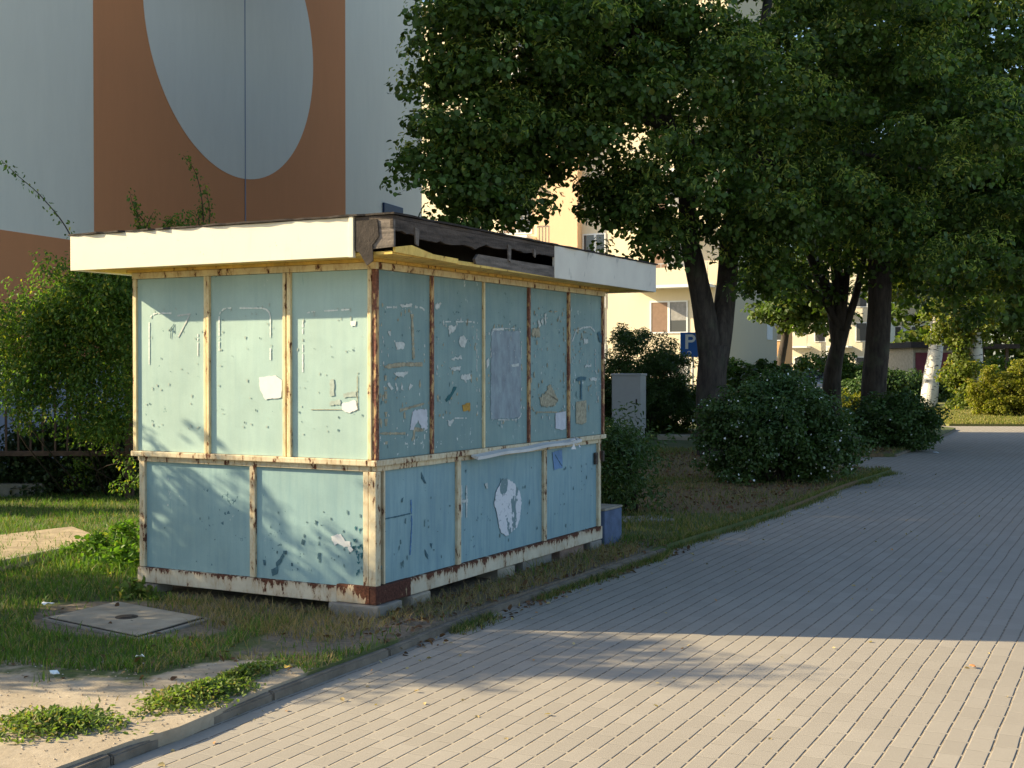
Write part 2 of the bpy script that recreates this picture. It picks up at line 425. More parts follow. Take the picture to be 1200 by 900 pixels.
# posts: corner posts and the slim bars between panels
def bar_r(x, wd, z0, z1, m, y0, name='mullion', d=.03): MB().box(x-wd/2, x+wd/2, y0, y0+d, z0, z1, .004).build(name, m, kiosk)
def bar_l(y, wd, z0, z1, m, x0, name='mullion', d=.03): MB().box(x0, x0+d, y-wd/2, y+wd/2, z0, z1, .004).build(name, m, kiosk)
US, LS = .70, .67
xr = [0, .665, 1.37, 2.075, 2.785, 3.49]
yl = [0, .684, 1.35, 2.01]
MB().box(-.004, .030, -.006, .026, ZM2+.001, ZT0-.001, .005).build('corner_post', yel_r, kiosk)
MB().box(-.012, .022, .027, .055, ZM2+.001, ZT0-.001, .005).build('corner_post', yel, kiosk)
for i, x in enumerate(xr[1:-1]): bar_r(x, .034 if i != 1 else .022, ZM2+.001, ZT0-.001, yel_r if i != 1 else yel, -.006)
bar_r(LX-.018, .036, ZM2+.001, ZT0-.001, yel_r, -.006, 'corner_post')
bar_l(yl[1]-.020, .030, ZM2+.001, ZT0-.001, yel, -.010); bar_l(yl[1]+.020, .024, ZM2+.001, ZT0-.001, yel, -.006)
bar_l(yl[2]-.014, .022, ZM2+.001, ZT0-.001, yel, -.010); bar_l(yl[2]+.013, .022, ZM2+.001, ZT0-.001, yel, -.006)
bar_l(LY-.016, .032, ZM2+.001, ZT0-.001, yel, -.006, 'corner_post')
MB().box(IN-.016, .060, IN-.018, .060, ZB1+.005, ZM0-.001, .005).build('corner_post', cream, kiosk)
bar_r(.115, .018, ZB1+.005, ZM0-.001, cream, IN-.010)
MB().box(IN-.010, IN+.02, .066, .105, ZB1+.004, ZM0-.001, .004).build('mullion', cream, kiosk)
for x in (1.04, 2.38): bar_r(x, .05, ZB1+.001, ZM0-.001, cream, IN-.012)
bar_r(LX-.065, .05, ZB1+.001, ZM0-.001, cream, IN-.012, 'corner_post')
bar_l(.979, .045, ZB1-.01, ZM0-.001, cream, IN-.012); bar_l(LY-.065, .05, ZB1-.01, ZM0-.001, cream, IN-.012, 'corner_post')
# panels
pan_r, pan_l, low_r, low_l = [], [], [], []
def panel(face, a, b, z0, z1, m, off):
    mb = MB(); tl = random.uniform(-.002,.002)
    if face == 'r': mb.box(a, b, off+tl, off+.02, z0, z1)
    else: mb.box(off+tl, off+.02, a, b, z0, z1)
    return mb.build('panel', m, kiosk)
for a, b in zip(xr, xr[1:]): pan_r.append(panel('r', max(a+.012,.031), b-.012, ZM2+.002, ZT0-.002, teal_shade, .012))
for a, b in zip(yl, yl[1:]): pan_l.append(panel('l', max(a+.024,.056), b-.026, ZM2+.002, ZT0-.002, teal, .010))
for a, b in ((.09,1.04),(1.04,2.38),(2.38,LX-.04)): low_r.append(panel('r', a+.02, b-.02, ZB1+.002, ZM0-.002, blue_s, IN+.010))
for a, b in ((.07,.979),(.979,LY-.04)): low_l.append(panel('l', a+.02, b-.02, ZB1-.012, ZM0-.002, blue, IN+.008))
# the two far faces, never lit in the picture but there
for a, b in zip(xr, xr[1:]): MB().box(a+.012, b-.012, LY-.03, LY-.012, ZM2+.002, ZT0-.002).build('panel', teal, kiosk)
for a, b in ((.05,1.2),(1.2,2.4),(2.4,LX-.05)): MB().box(a, b-.01, LY-.045, LY-.031, ZB1, ZM0).build('panel', blue, kiosk)
for a, b in zip(yl, yl[1:]): MB().box(LX-.03, LX-.012, a+.024, b-.026, ZM2+.002, ZT0-.002).build('panel', teal, kiosk)
for a, b in ((.05,.98),(.98,LY-.05)): MB().box(LX-.045, LX-.031, a, b-.01, ZB1, ZM0).build('panel', blue, kiosk)
# counter strip on the serving side, bent, with torn foil at its end
galv = plain('chalky aluminium', (.62,.62,.60), .5, .12, 5)
mb = MB(); n = 14
for i in range(n):
    x0 = 1.15+1.72*i/n; x1 = 1.15+1.72*(i+1)/n
    f = lambda x: ZM1-.028 + .030*((x-1.15)/1.72) + .004*math.sin(x*9)
    mb.prism([(x0,-.075,f(x0)),(x0,-.02,f(x0)+.02),(x0,-.02,f(x0)+.034),(x0,-.078,f(x0)+.022)], (x1-x0,0,f(x1)-f(x0)))
shelf = mb.build('counter_strip', galv, kiosk)
mb = MB()
for k in range(9):
    c = Vector((2.74+random.uniform(-.08,.10), -.085+random.uniform(-.02,.02), ZM1+.01+random.uniform(-.035,.03)))
    q = [c+Vector((random.uniform(-.05,.05), random.uniform(-.02,.02), random.uniform(-.03,.03))) for _ in range(4)]
    mb.prism(q[:3], (0,.003,.002))
mb.build('torn_foil', plain('white foil', (.75,.75,.76), .5, .1), kiosk)
# hinge boxes at the far end
MB().box(LX-.036, LX-.006, IN-.03, IN+.02, .74, .83, .004).build('hinge', raw_wood, kiosk)
MB().box(LX-.155, LX-.11, IN-.014, IN+.006, .72, .82, .003).build('hinge', raw_wood, kiosk)

# roof
OX0, OX1, OY0, OY1, ZR0, ZR1 = -.26, LX+.45, -.30, 2.33, 2.212, 2.445
MB().box(OX0+.022, OX1-.02, OY0+.022, OY1-.02, ZR0+.004, ZR0+.022).build('soffit', soffit_m, kiosk)
MB().box(-.03, LX+.03, -.03, LY+.03, ZT1+.001, ZR0+.003).build('roof_plate', soffit_m, kiosk)
rdeck = MB().box(OX0+.003, OX1-.003, OY0+.003, OY1-.003, ZR1-.022, ZR1-.002).build('roof_deck', raw_wood, kiosk)
MB().box(.25, LX+.2, .10, LY+.1, ZR0+.023, ZR1-.023).build('roof_core', dark_void, kiosk)
# felt with a ragged edge
mb = MB(); ring = []
for i in range(60): ring.append((OX0-.012+ (OX1-OX0+.024)*i/60, OY0-.012))
for i in range(40): ring.append((OX1+.012, OY0-.012+(OY1-OY0+.024)*i/40))
for i in range(60): ring.append((OX1+.012-(OX1-OX0+.024)*i/60, OY1+.012))
for i in range(40): ring.append((OX0-.012, OY1+.012-(OY1-OY0+.024)*i/40))
rp = []
for i, (x, y) in enumerate(ring):
    k = random.uniform(-.012,.012); rp.append((x+k, y+k, ZR1+.001+max(0, .009*mnoise.noise(Vector((x*6,y*6,0))))))
mb.prism(rp, (0,0,.011)); mb.build('roofing_felt', felt, kiosk)
MB().box(OX0, OX0+.02, .012, OY1, ZR0-.004, ZR1, .003).build('fascia', white_f, kiosk)
MB().box(OX0-.012, OX0+.016, -.022, .010, ZR0-.008, ZR1+.014, .003).build('fascia_end_trim', white_f, kiosk)
MB().box(1.902, OX1, OY0, OY0+.02, ZR0-.004, ZR1, .003).build('fascia', white_g, kiosk)
MB().box(OX1-.02, OX1, OY0+.021, OY1-.001, ZR0-.004, ZR1, .003).build('fascia', white_g, kiosk)
MB().box(OX0+.021, OX1-.021, OY1-.02, OY1, ZR0-.004, ZR1, .003).build('fascia', white_g, kiosk)
# bare timber where the cladding is gone
mb = MB(); zt = ZR1-.024
mb.prism([(OX0+.004,-.024,ZR0+.03),(OX0+.004,OY0,ZR0+.045),(OX0+.004,OY0,zt),(OX0+.004,-.024,zt)], (.018,0,0)); mb.build('bare_fascia_board', raw_wood2, kiosk)
mb = MB()
mb.prism([(OX0-.004,-.030,zt),(OX0-.004,-.19,zt),(OX0-.004,-.20,zt-.10),(OX0-.004,-.155,ZR0+.06),(OX0-.004,-.16,ZR0-.035),(OX0-.004,-.115,ZR0-.06),(OX0-.004,-.06,ZR0+.02),(OX0-.004,-.030,ZR0+.03)], (.006,0,0))
mb.build('torn_felt_flap', felt, kiosk)
mb = MB(); top = []; bot = []
N = 44
for i in range(N+1):
    x = OX0 + .0 + (1.898-OX0)*i/N
    top.append((x, OY0+.002, zt)); d = .060 + .035*max(0, math.sin((x+.26)/2.16*math.pi*1.6)) + .03*mnoise.noise(Vector((x*5,0,3))) + random.uniform(-.010,.010)
    bot.append((x, OY0+.002, zt-d))
mb.prism(top + bot[::-1], (0,.02,0)); mb.build('bare_fascia_board', raw_wood, kiosk)
mb = MB(); mb.prism([(.735,OY0+.003,ZR0+.012),(1.898,OY0+.003,ZR0-.004),(1.898,OY0+.003,ZR0+.078),(1.3,OY0+.003,ZR0+.078),(.76,OY0+.003,ZR0+.080),(.715,OY0+.003,ZR0+.045)], (0,.018,0)); mb.build('bare_fascia_board', raw_wood2, kiosk)
for x, wd, a in ((-.03,.05,.11), (1.16,.05,.12), (1.55,.035,.06)):
    mb = MB(); mb.prism([(x,OY0-.006,zt-.03),(x+wd,OY0-.006,zt-.04),(x+wd*.8,OY0-.006,zt-.03-a),(x+wd*.2,OY0-.006,zt-.02-a)], (0,.01,0)); mb.build('wood_splinter', raw_wood2, kiosk)
mb = MB(); mb.prism([(OX0+.03,OY0+.004,ZR0+.015),(.5,OY0+.004,ZR0-.002),(.5,OY0+.004,ZR0+.03),(.2,OY0+.004,ZR0+.035),(-.05,OY0+.004,ZR0+.07),(OX0+.03,OY0+.004,ZR0+.045)], (0,.018,0)); mb.build('soffit_edge', soffit_m, kiosk)
mb = MB(); mb.box(.5, 1.9, OY0+.004, OY0+.02, ZR0-.006, ZR0+.010); mb.build('soffit_edge', soffit_m, kiosk)

# marks on the panels: old tape, paper scraps, scratches
def loc_r(px, py):  # right face, local (x, z)
    return on_plane(px, py, (K0.x, K0.y), (KR.x, KR.y))
def loc_l(px, py):
    return on_plane(px, py, (K0.x, K0.y), (KL.x, KL.y))
def mark(face, parent, name, polys, m, off, ragged=0.0, th=.0012):
    if len(polys) > 1 and name not in ('paint_chip', 'scratch'):
        for q in polys: mark(face, parent, name, [q], m, off, ragged, th)
        return
    mb = MB()
    for poly in polys:
        q = [(loc_r if face == 'r' else loc_l)(*p) for p in poly]
        if ragged:
            o = []
            for (a, b), (c, d) in zip(q, q[1:]+q[:1]):
                L = math.hypot(c-a, d-b); k = max(1, int(L/.012))
                for i in range(k):
                    t = i/k; o.append((a+(c-a)*t+random.uniform(-ragged,ragged), b+(d-b)*t+random.uniform(-ragged,ragged)))
            q = o
        if face == 'r': mb.prism([(a, off, b) for a, b in q], (0,-th,0))
        else: mb.prism([(off, a, b) for a, b in q], (-th,0,0))
    return mb.build(name, m, parent)
OR, OL, LR, LL = .0095, .0075, IN+.0075, IN+.0055
def tape(face, parent, path, m, off, wd=.016, keep=.6, seed=1, name='tape_residue', closed=False):
    rr = random.Random(seed); mb = MB()
    q = [Vector((*(loc_r if face == 'r' else loc_l)(*p), 0)) for p in path]
    if closed: q.append(q[0])
    ch = mnoise
    for a, b in zip(q, q[1:]):
        L = (b-a).length; k = max(1, int(L/.014)); d = (b-a).normalized(); n = Vector((-d.y, d.x, 0))
        for i in range(k):
            if mnoise.noise(Vector((a.x*3+i*.16, a.y*3, seed*3.1)))*.5+.5 > keep + rr.uniform(-.12,.12): continue
            p0, p1 = a.lerp(b, i/k), a.lerp(b, (i+1.25)/k); w0 = wd*rr.uniform(.35,1)/2; w1 = wd*rr.uniform(.35,1)/2
            quad = [p0-n*w0, p1-n*w1, p1+n*w1, p0+n*w0]
            if face == 'r': mb.prism([(v.x, off-.0002*(i%2), v.y) for v in quad], (0,-.001,0))
            else: mb.prism([(off-.0002*(i%2), v.x, v.y) for v in quad], (-.001,0,0))
    if not mb.bm.faces: mb.bm.free(); return None
    return mb.build(name, m, parent)
def rrect(x0, y0, x1, y1, r=10, skew=0.0):
    pts = []
    for cx, cy, a0 in ((x0+r,y0+r,180),(x1-r,y0+r,270),(x1-r,y1-r,0),(x0+r,y1-r,90)):
        for k in range(4):
            a = R(a0+30*k); pts.append((cx+r*math.cos(a), cy+r*math.sin(a) + skew*((cx-x0)/(x1-x0))))
    return pts
wht_l = plain('white tape residue', (.68,.72,.67), .8, .15, 30); glue_l = plain('faint glue stain', (.36,.42,.37), .85, .2, 30)
wht = plain('old white paste', (.50,.53,.50), .8, .2, 30)
tan = plain('yellowed glue', (.33,.30,.21), .8, .4, 40)
paper = plain('white paper', (.68,.68,.66), .8, .05, 20)
paper_g = plain('greyed paper', (.50,.52,.56), .85, .12, 20)
glue_g = None
def glue():
    m = NT('grey glue patch'); n = m.noise(14, 6, .7, stretch=(1,1,.5)); c = m.mix(m.ramp(n, .35,.65), (.20,.235,.265), (.29,.36,.385)); m.col(c); m.rough(.8); return m.m
glue_g = glue()
ink = plain('dark scratch', (.06,.13,.16), .8, .3, 30)
inkb = plain('blue pen scrawl', (.08,.18,.34), .7, .3, 30)
orange = plain('orange sticker', (.42,.24,.04), .7, .3, 40)
def arch(x0, y0, x1, y1, r, dl, dr, skew=0.0):
    q = rrect(x0, y0, x1, y1, r, skew); return [(x0, y0+dl)] + q[:8] + [(x1, y0+skew+dr)]
# left face
tape('l', pan_l[2], arch(174,367,231,500,9,60,70), wht_l, OL, .013, .56, 3)
tape('l', pan_l[2], [(207,370),(222,368),(208,395)], wht, OL, .014, .9, 5, 'scratch')
tape('l', pan_l[2], [(197,388),(203,380),(203,390),(200,384),(199,396)], ink, OL-.0012, .006, .95, 6, 'scratch')
tape('l', pan_l[1], arch(256,361,316,500,10,50,60), wht_l, OL, .014, .66, 8)
mark('l', pan_l[1], 'paper_scrap', [[(303,442),(322,440),(330,446),(329,466),(310,468),(304,456)]], paper, OL-.0015, .003)
tape('l', pan_l[0], arch(354,366,418,500,10,70,50,-4), wht_l, OL, .013, .57, 12)
mark('l', pan_l[0], 'paper_scrap', [[(400,473),(416,469),(418,480),(409,484),(400,481)]], paper, OL-.0015, .004)
mark('l', pan_l[0], 'paper_scrap', [[(410,377),(417,376),(416,382),(411,382)]], paper, OL-.0015, .003)
tape('l', pan_l[0], [(364,480),(418,480)], tan, OL-.0013, .006, .8, 14, 'scratch')
tape('l', pan_l[0], [(418,440),(418,480)], tan, OL-.0013, .006, .8, 15, 'scratch')
mark('l', pan_l[0], 'glue_patch', [[(386,445),(391,444),(391,463),(386,464)],[(402,461),(417,458),(417,465),(402,466)],[(386,470),(398,468),(399,474),(386,475)]], glue_l, OL-.0014, .004)
mark('l', low_l[0], 'paint_chip', [[(385,629),(396,626),(401,634),(408,636),(408,641),(400,641),(394,637),(389,640)],[(404,638),(412,645),(407,648)]], paper, LL-.0015, .004)
rr = random.Random(5)
mark('l', low_l[0], 'paint_chip', [[(x,y),(x+rr.uniform(2,4.5),y-rr.uniform(0,1.5)),(x+rr.uniform(1,3),y+rr.uniform(2,6))] for x, y in [(rr.gauss(418,6), rr.gauss(645,11)) for _ in range(26)] if x < 427], plain('bare dark undercoat', (.03,.14,.17), .7), LL-.0012, .0025)
mark('l', low_l[0], 'scratch', [[(320,660),(325,655),(328,649),(330,652),(325,662),(321,666)],[(329,646),(333,646),(333,650),(329,650)],[(305,657),(308,657),(308,663),(306,663)],[(338,660),(340,660),(340,664),(338,664)],[(366,610),(369,611),(367,617)],[(315,668),(323,664),(322,673),(316,676)],[(351,632),(354,634),(353,640),(350,638)],[(370,648),(373,648),(372,657),(369,655)]], ink, LL-.0010, .002)
def flecks(face, parent, x0, y0, x1, y1, n, m, off, seed, size=(.004,.016), edge=.6, name='paste_flecks'):
    g = random.Random(seed); mb = MB(); f = loc_r if face == 'r' else loc_l
    for _ in range(n):
        tx, ty = g.random(), g.random()
        if g.random() < edge:                      # gather along the outline of the old poster
            if g.random() < .5: tx = g.choice((0,1)) + g.gauss(0,.05)
            else: ty = g.choice((0,1)) + g.gauss(0,.03)
        a, b = f(x0+(x1-x0)*tx, y0+(y1-y0)*ty); r_ = g.uniform(*size); st = g.uniform(.5,2.6)
        q = [(a+r_*math.cos(k*1.257+g.uniform(-.4,.4))*g.uniform(.4,1), b+r_*st*math.sin(k*1.257+g.uniform(-.4,.4))*g.uniform(.4,1)) for k in range(5)]
        if face == 'r': mb.prism([(u, off, v) for u, v in q], (0,-.0008,0))
        else: mb.prism([(off, u, v) for u, v in q], (-.0008,0,0))
    return mb.build(name, m, parent)
dk = plain('bare dark undercoat spots', (.11,.19,.20), .8, .4, 30)
for i, b_ in enumerate(((447,360,499,518),(515,378,561,495),(576,384,613,494),(626,368,663,492),(672,384,701,480))):
    flecks('r', pan_r[i], *b_, 46, wht, OR-.0010, 300+i, (.003,.013)); flecks('r', pan_r[i], *b_, 16, dk, OR-.0008, 320+i, (.003,.012), .3, 'paint_spots')
    flecks('r', pan_r[i], *b_, 26, tan, OR-.0006, 340+i, (.006,.02), .4)
for i, b_ in enumerate(((354,366,418,500),(256,361,318,500),(174,367,232,500))):
    flecks('l', pan_l[i], *b_, 30, glue_l, OL-.0010, 360+i, (.003,.010)); flecks('l', pan_l[i], *b_, 9, dk, OL-.0008, 380+i, (.003,.008), .4, 'paint_spots')
for i, b_ in enumerate(((450,560,532,670),(548,545,636,655),(648,535,700,625))):
    flecks('r', low_r[i], *b_, 24, dk, LR-.0008, 400+i, (.003,.014), 0, 'paint_spots')
flecks('l', low_l[0], 305, 600, 425, 668, 30, dk, LL-.0008, 420, (.004,.012), 0, 'paint_spots'); flecks('l', low_l[1], 180, 590, 285, 660, 12, dk, LL-.0008, 421, (.003,.009), 0, 'paint_spots')
# right face, upper panels
p = pan_r[0]
tape('r', p, rrect(447,360,499,520,6), wht, OR, .016, .40, 21)
tape('r', p, [(452,430),(474,427),(496,427)], tan, OR-.0012, .035, .85, 22); tape('r', p, [(484,368),(486,420)], tan, OR-.0014, .04, .72, 23)
tape('r', p, [(453,440),(454,520)], tan, OR-.0014, .035, .66, 24); tape('r', p, [(470,481),(498,473)], tan, OR-.0012, .022, .95, 25)
tape('r', p, [(447,508),(476,508)], tan, OR-.0012, .02, .8, 26); tape('r', p, [(486,515),(487,503),(497,504)], tan, OR-.0012, .03, .9, 27)
mark('r', p, 'paper_scrap', [[(485,481),(502,480),(502,503),(496,502),(491,492),(486,503),(482,503)]], paper_g, OR-.0018, .007)
mark('r', p, 'paper_scrap', [[(465,402),(472,399),(476,404),(474,409),(466,410)],[(456,388),(459,387),(459,393),(457,394)],[(470,357),(484,356),(483,360),(472,360)],[(462,437),(480,436),(474,442),(466,441)]], wht, OR-.0016, .007)
mark('r', p, 'paper_scrap', [[(457,448),(462,455),(460,457),(455,450)],[(465,449),(468,457),(466,458)],[(472,448),(474,458),(471,457)],[(482,449),(485,451),(481,458),(480,455)]], wht, OR-.0015, .004)
p = pan_r[1]
tape('r', p, rrect(517,377,560,490,6), wht, OR, .014, .47, 31)
mark('r', p, 'paper_scrap', [[(526,382),(536,382),(535,386),(528,392)],[(541,394),(544,393),(548,399),(545,407),(541,407),(539,400)],[(530,420),(542,417),(543,420),(532,422)],[(528,431),(541,430),(540,434),(530,434)],[(541,440),(552,438),(553,444),(546,446),(541,443)],[(526,493),(533,492),(531,497),(527,500)],[(511,356),(518,355),(516,361),(512,363)]], wht, OR-.0016, .007)
mark('r', p, 'sticker', [[(543,474),(552,472),(552,481),(544,482)]], orange, OR-.0018, .004)
mark('r', p, 'scratch', [[(523,468),(529,461),(533,453),(537,453),(532,462),(528,468),(524,471)]], plain('bare dark teal', (.02,.10,.11), .7), OR-.0014, .004)
p = pan_r[2]
mark('r', p, 'glue_patch', [[(577,386),(610,388),(612,440),(611,490),(592,491),(576,492)]], glue_g, OR-.0006, .010)
tape('r', p, rrect(577,385,612,492,8), wht, OR-.0018, .012, .40, 41)
mark('r', p, 'paper_scrap', [[(600,427),(609,426),(609,429),(601,430)],[(578,385),(592,384),(591,387),(579,387)],[(571,422),(574,419),(574,428),(571,432)]], wht, OR-.0022, .003)
p = pan_r[3]
tape('r', p, rrect(625,365,662,483,6), tan, OR, .014, .42, 51)
mark('r', p, 'paper_scrap', [[(652,484),(664,482),(664,502),(660,504),(652,502)]], paper_g, OR-.0018, .002)
mark('r', p, 'paper_scrap', [[(631,376),(634,376),(635,382),(632,383)],[(639,368),(641,367),(641,378),(640,381)],[(636,372),(638,376),(637,381),(635,378)]], wht, OR-.0016, .007)
mark('r', p, 'glue_patch', [[(633,466),(640,460),(645,450),(652,462),(656,470),(648,476),(636,476)],[(624,386),(634,384),(634,394),(626,396)]], tan, OR-.0008, .014)
p = pan_r[4]
tape('r', p, [(672,400),(676,388),(684,384),(693,383),(698,388)], wht, OR, .02, .85, 61); tape('r', p, [(671,392),(672,462)], wht, OR, .012, .4, 62); tape('r', p, [(699,392),(699,465)], wht, OR, .012, .45, 63)
mark('r', p, 'sticker', [[(676,471),(688,469),(688,495),(683,497),(676,496)]], tan, OR-.0018, .004)
mark('r', p, 'paper_scrap', [[(685,397),(690,398),(690,403),(686,403)],[(686,428),(694,427),(694,430),(687,430)],[(692,443),(701,442),(700,446),(693,447)]], wht, OR-.0016, .007)
mark('r', p, 'scratch', [[(676,444),(681,441),(688,442),(687,446),(683,445),(683,468),(681,468),(681,446),(677,447)]], ink, OR-.0024, .003)
mark('r', pan_r[4], 'scratch', [[(701,390),(704,388),(707,396),(706,402),(703,400)]], ink, OR-.0024, .004)
# right face, lower panels
tape('r', low_r[0], [(486,586),(487,615),(485,650)], inkb, LR-.0006, .02, .72, 71, 'scratch'); tape('r', low_r[0], [(452,609),(468,606),(485,602)], ink, LR-.0009, .012, .8, 72, 'scratch')
mark('r', low_r[0], 'scratch', [[(498,553),(501,560),(504,567),(502,567),(498,560)],[(502,644),(506,651),(506,656),(503,652)],[(475,585),(477,583),(476,589)],[(508,637),(511,637),(510,643)]], ink, LR-.0012, .002)
tape('r', low_r[1], [(545,569),(545,606)], wht, LR, .03, .75, 74); tape('r', low_r[1], [(551,569),(551,606)], wht, LR, .025, .75, 75); tape('r', low_r[1], [(544,588),(552,587)], wht, LR-.0012, .03, .9, 76)
def poster_mat():
    m = NT('torn poster print'); v = m.noise(8.5, 3, .55, stretch=(1.5,1.5,.9)); k = m.ramp(v, .54, .56)
    c = m.mix(k, (.66,.67,.69), (.17,.25,.26)); f = m.noise(34, 5, .7); c = m.mix(m.ramp(f, .60,.63), c, (.25,.29,.33)); m.col(c); m.rough(.8); return m.m
mark('r', low_r[1], 'torn_poster', [[(592,562),(598,561),(607,567),(613,576),(615,590),(613,608),(610,617),(603,624),(598,628),(591,625),(588,614),(586,602),(583,590),(585,577),(589,569)]], poster_mat(), LR-.0018, .006)
mark('r', low_r[1], 'paper_scrap', [[(572,567),(575,566),(576,572),(574,573)]], wht, LR-.0014, .002)
mark('r', low_r[2], 'sticker', [[(651,530),(662,527),(663,548),(653,551)]], plain('faded blue sticker', (.14,.25,.44), .7, .2, 20), LR-.0014, .003)
tape('r', low_r[2], [(654,533),(658,540),(662,546)], ink, LR-.003, .012, .9, 81, 'scratch')

# things the kiosk stands on and beside (local frame turned into world)
def kworld(x, y, z=0): return K0 + KR*x + KL*y + Vector((0,0,z))
def block(x0, x1, y0, y1, z1, m, label, name='concrete_block', group='blocks propping up the kiosk', cat='block', tilt=0.0):
    mb = MB(); mb.box(-(x1-x0)/2, (x1-x0)/2, -(y1-y0)/2, (y1-y0)/2, -.03, z1, .010)
    for v in mb.bm.verts: v.co += Vector((random.uniform(-1,1), random.uniform(-1,1), 0))*.006
    o = mb.build(name, m); o.location = kworld((x0+x1)/2, (y0+y1)/2); o.rotation_euler = (0,0,kz+tilt)
    return tag(o, label, cat, group)
brickc = plain('dusty brick', (.25,.17,.13), .9, .3, 12, bump=.5)
block(-.03,.25,-.035,.34,.072, concrete, 'wide grey concrete block under the near rusty corner of the kiosk')
block(.36,.62,-.02,.22,.072, concrete_warm, 'beige concrete block second from the near corner under the kiosk serving side', tilt=.08)
block(1.60,1.84,.0,.2,.072, concrete_warm, 'upright pale block midway under the kiosk serving side', tilt=-.05)
block(2.02,2.55,.03,.28,.072, concrete, 'low dusty grey block between the pale block and the brick under the kiosk', tilt=.03)
block(2.66,3.12,.02,.22,.072, brickc, 'reddish brown brick block near the far end of the kiosk base', name='brick_block')
block(3.22,3.44,.0,.2,.072, concrete, 'grey block under the far corner of the kiosk beside the blue step')
block(-.02,.16,1.80,1.98,.06, concrete_warm, 'pale sunlit block under the left end of the kiosk')
step = empty('concrete_step', kworld(3.72,.28), kz, 'blue painted concrete step with beige top beside the far kiosk corner', 'step')
MB().box(-.19,.19,-.27,.27,-.03,.30,.012).build('step_body', plain('faded blue paint', (.085,.12,.20), .8, .3, 8, bump=.4), step)
MB().box(-.195,.195,-.275,.275,.301,.322,.008).build('step_top', concrete_warm, step)
s1 = MB().box(-.28,.28,-.2,.2,-.02,.018,.01).build('paving_slab', concrete); s1.location = G(752,609); s1.rotation_euler = (0,0,.35)
tag(s1, 'loose pale concrete slab lying in the grass beyond the kiosk', 'slab')

# manhole slab
mh = empty('manhole_cover', G(149,728), 0, 'square concrete manhole cover with small round iron cap set in the grass', 'manhole cover')
c0 = G(149,728); cor = [G(*p)-c0 for p in ((58,727),(161,749),(238,727),(138,708.5))]
for v in cor: v.z = 0
mid = sum(cor, Vector())/4
MB().prism([mid+(v-mid)*1.10+Vector((0,0,-.05)) for v in cor], (0,0,.062)).build('frame', concrete, mh)
MB().prism([mid+(v-mid)*1.02+Vector((0,0,.013)) for v in cor], (0,0,.003)).build('gap', dark_void, mh)
mb = MB().prism([mid+(v-mid)*.985+Vector((0,0,.0165)) for v in cor], (0,0,.005))
mb.build('cover', plain('worn grey concrete', (.31,.27,.215), .9, .25, 5, bump=.5, bscale=70), mh)
iron = plain('dark cast iron', (.05,.04,.035), .7, .4, 30, bump=.6)
mb = MB(); mb.tube([mid+Vector((0,0,.0217)), mid+Vector((0,0,.0250))], .068, 24); mb.build('iron_cap', iron, mh)
mb = MB(); mb.tube([mid+Vector((0,0,.0252)), mid+Vector((0,0,.0285))], .042, 20); mb.build('lifting_knob', iron, mh)
# raised bed edging at left
ed = MB(); A, B = Vector((-4.75,6.9,0)), Vector((-3.42,10.85,0))
d = (B-A).normalized(); n = Vector((-d.y, d.x, 0)); EA, EB, EN = A.copy(), B.copy(), n.copy()
q = [A, B, B+n*.09, A+n*.09]; ed.prism([v+Vector((0,0,-.05)) for v in q], (0,0,.135))
bmesh.ops.bevel(ed.bm, geom=ed.bm.edges[:], offset=.01, segments=2, affect='EDGES')
tag(ed.build('concrete_edging', concrete_warm), 'raised concrete edging strip at the edge of the sunny grass', 'edging')
tag(MB().prism([A+n*.092+Vector((0,0,-.02)), B+n*.092+Vector((0,0,-.02)), B+n*.9+d*.6+Vector((0,0,-.02)), A+n*2.4+Vector((0,0,-.02))], (0,0,.092)).build('raised_earth', plain('dry earth', (.34,.27,.18), .95, .3, 9, bump=.6)), kind='structure')

# ------------------------------------------------------------------ foliage tools
def mesh_from(name, V, nper, faces, mats, parent=None, mi=None):
    """V: (N, nper, 3) copies of one little shape; faces: list of index tuples, all of equal length"""
    N = V.shape[0]; fl = np.array(faces, dtype=np.int64); k = fl.shape[1]; nf = fl.shape[0]
    me = bpy.data.meshes.new(name); me.vertices.add(N*nper); me.vertices.foreach_set('co', V.reshape(-1).astype(np.float32))
    idx = (np.arange(N)[:,None,None]*nper + fl[None]).reshape(-1)
    me.loops.add(idx.size); me.loops.foreach_set('vertex_index', idx.astype(np.int32))
    me.polygons.add(N*nf); me.polygons.foreach_set('loop_start', (np.arange(N*nf)*k).astype(np.int32))
    if mi is not None: me.polygons.foreach_set('material_index', np.repeat(mi, nf).astype(np.int32))
    me.update(calc_edges=True)
    return link_mesh(name, me, mats, parent)
def unit(a): return a/np.maximum(np.linalg.norm(a, axis=1, keepdims=True), 1e-9)
LT = np.array([(0,0,0),(.28,.46,.10),(.68,.38,.10),(1,0,-.06),(.68,-.38,.10),(.28,-.46,.10)])
LF = [(0,3,2,1),(0,5,4,3)]
def leaves(name, pts, nrm, size, mats, parent=None, aspect=.9, droop=.6, mi=None):
    N = len(pts); n = unit(nrm + RNG.normal(0,.45,(N,3)))
    t = RNG.normal(0,1,(N,3)); t[:,2] -= droop*2; t = unit(t - n*np.sum(t*n, axis=1, keepdims=True)); b = np.cross(n, t)
    s = np.asarray(size).reshape(-1,1,1)*np.ones((N,1,1))
    asp = np.asarray(aspect).reshape(-1,1,1)*np.ones((N,1,1))
    V = pts[:,None,:] + s*(LT[None,:,0:1]*t[:,None,:] + asp*LT[None,:,1:2]*b[:,None,:] + LT[None,:,2:3]*n[:,None,:])
    return mesh_from(name, V, 6, LF, mats, parent, mi)
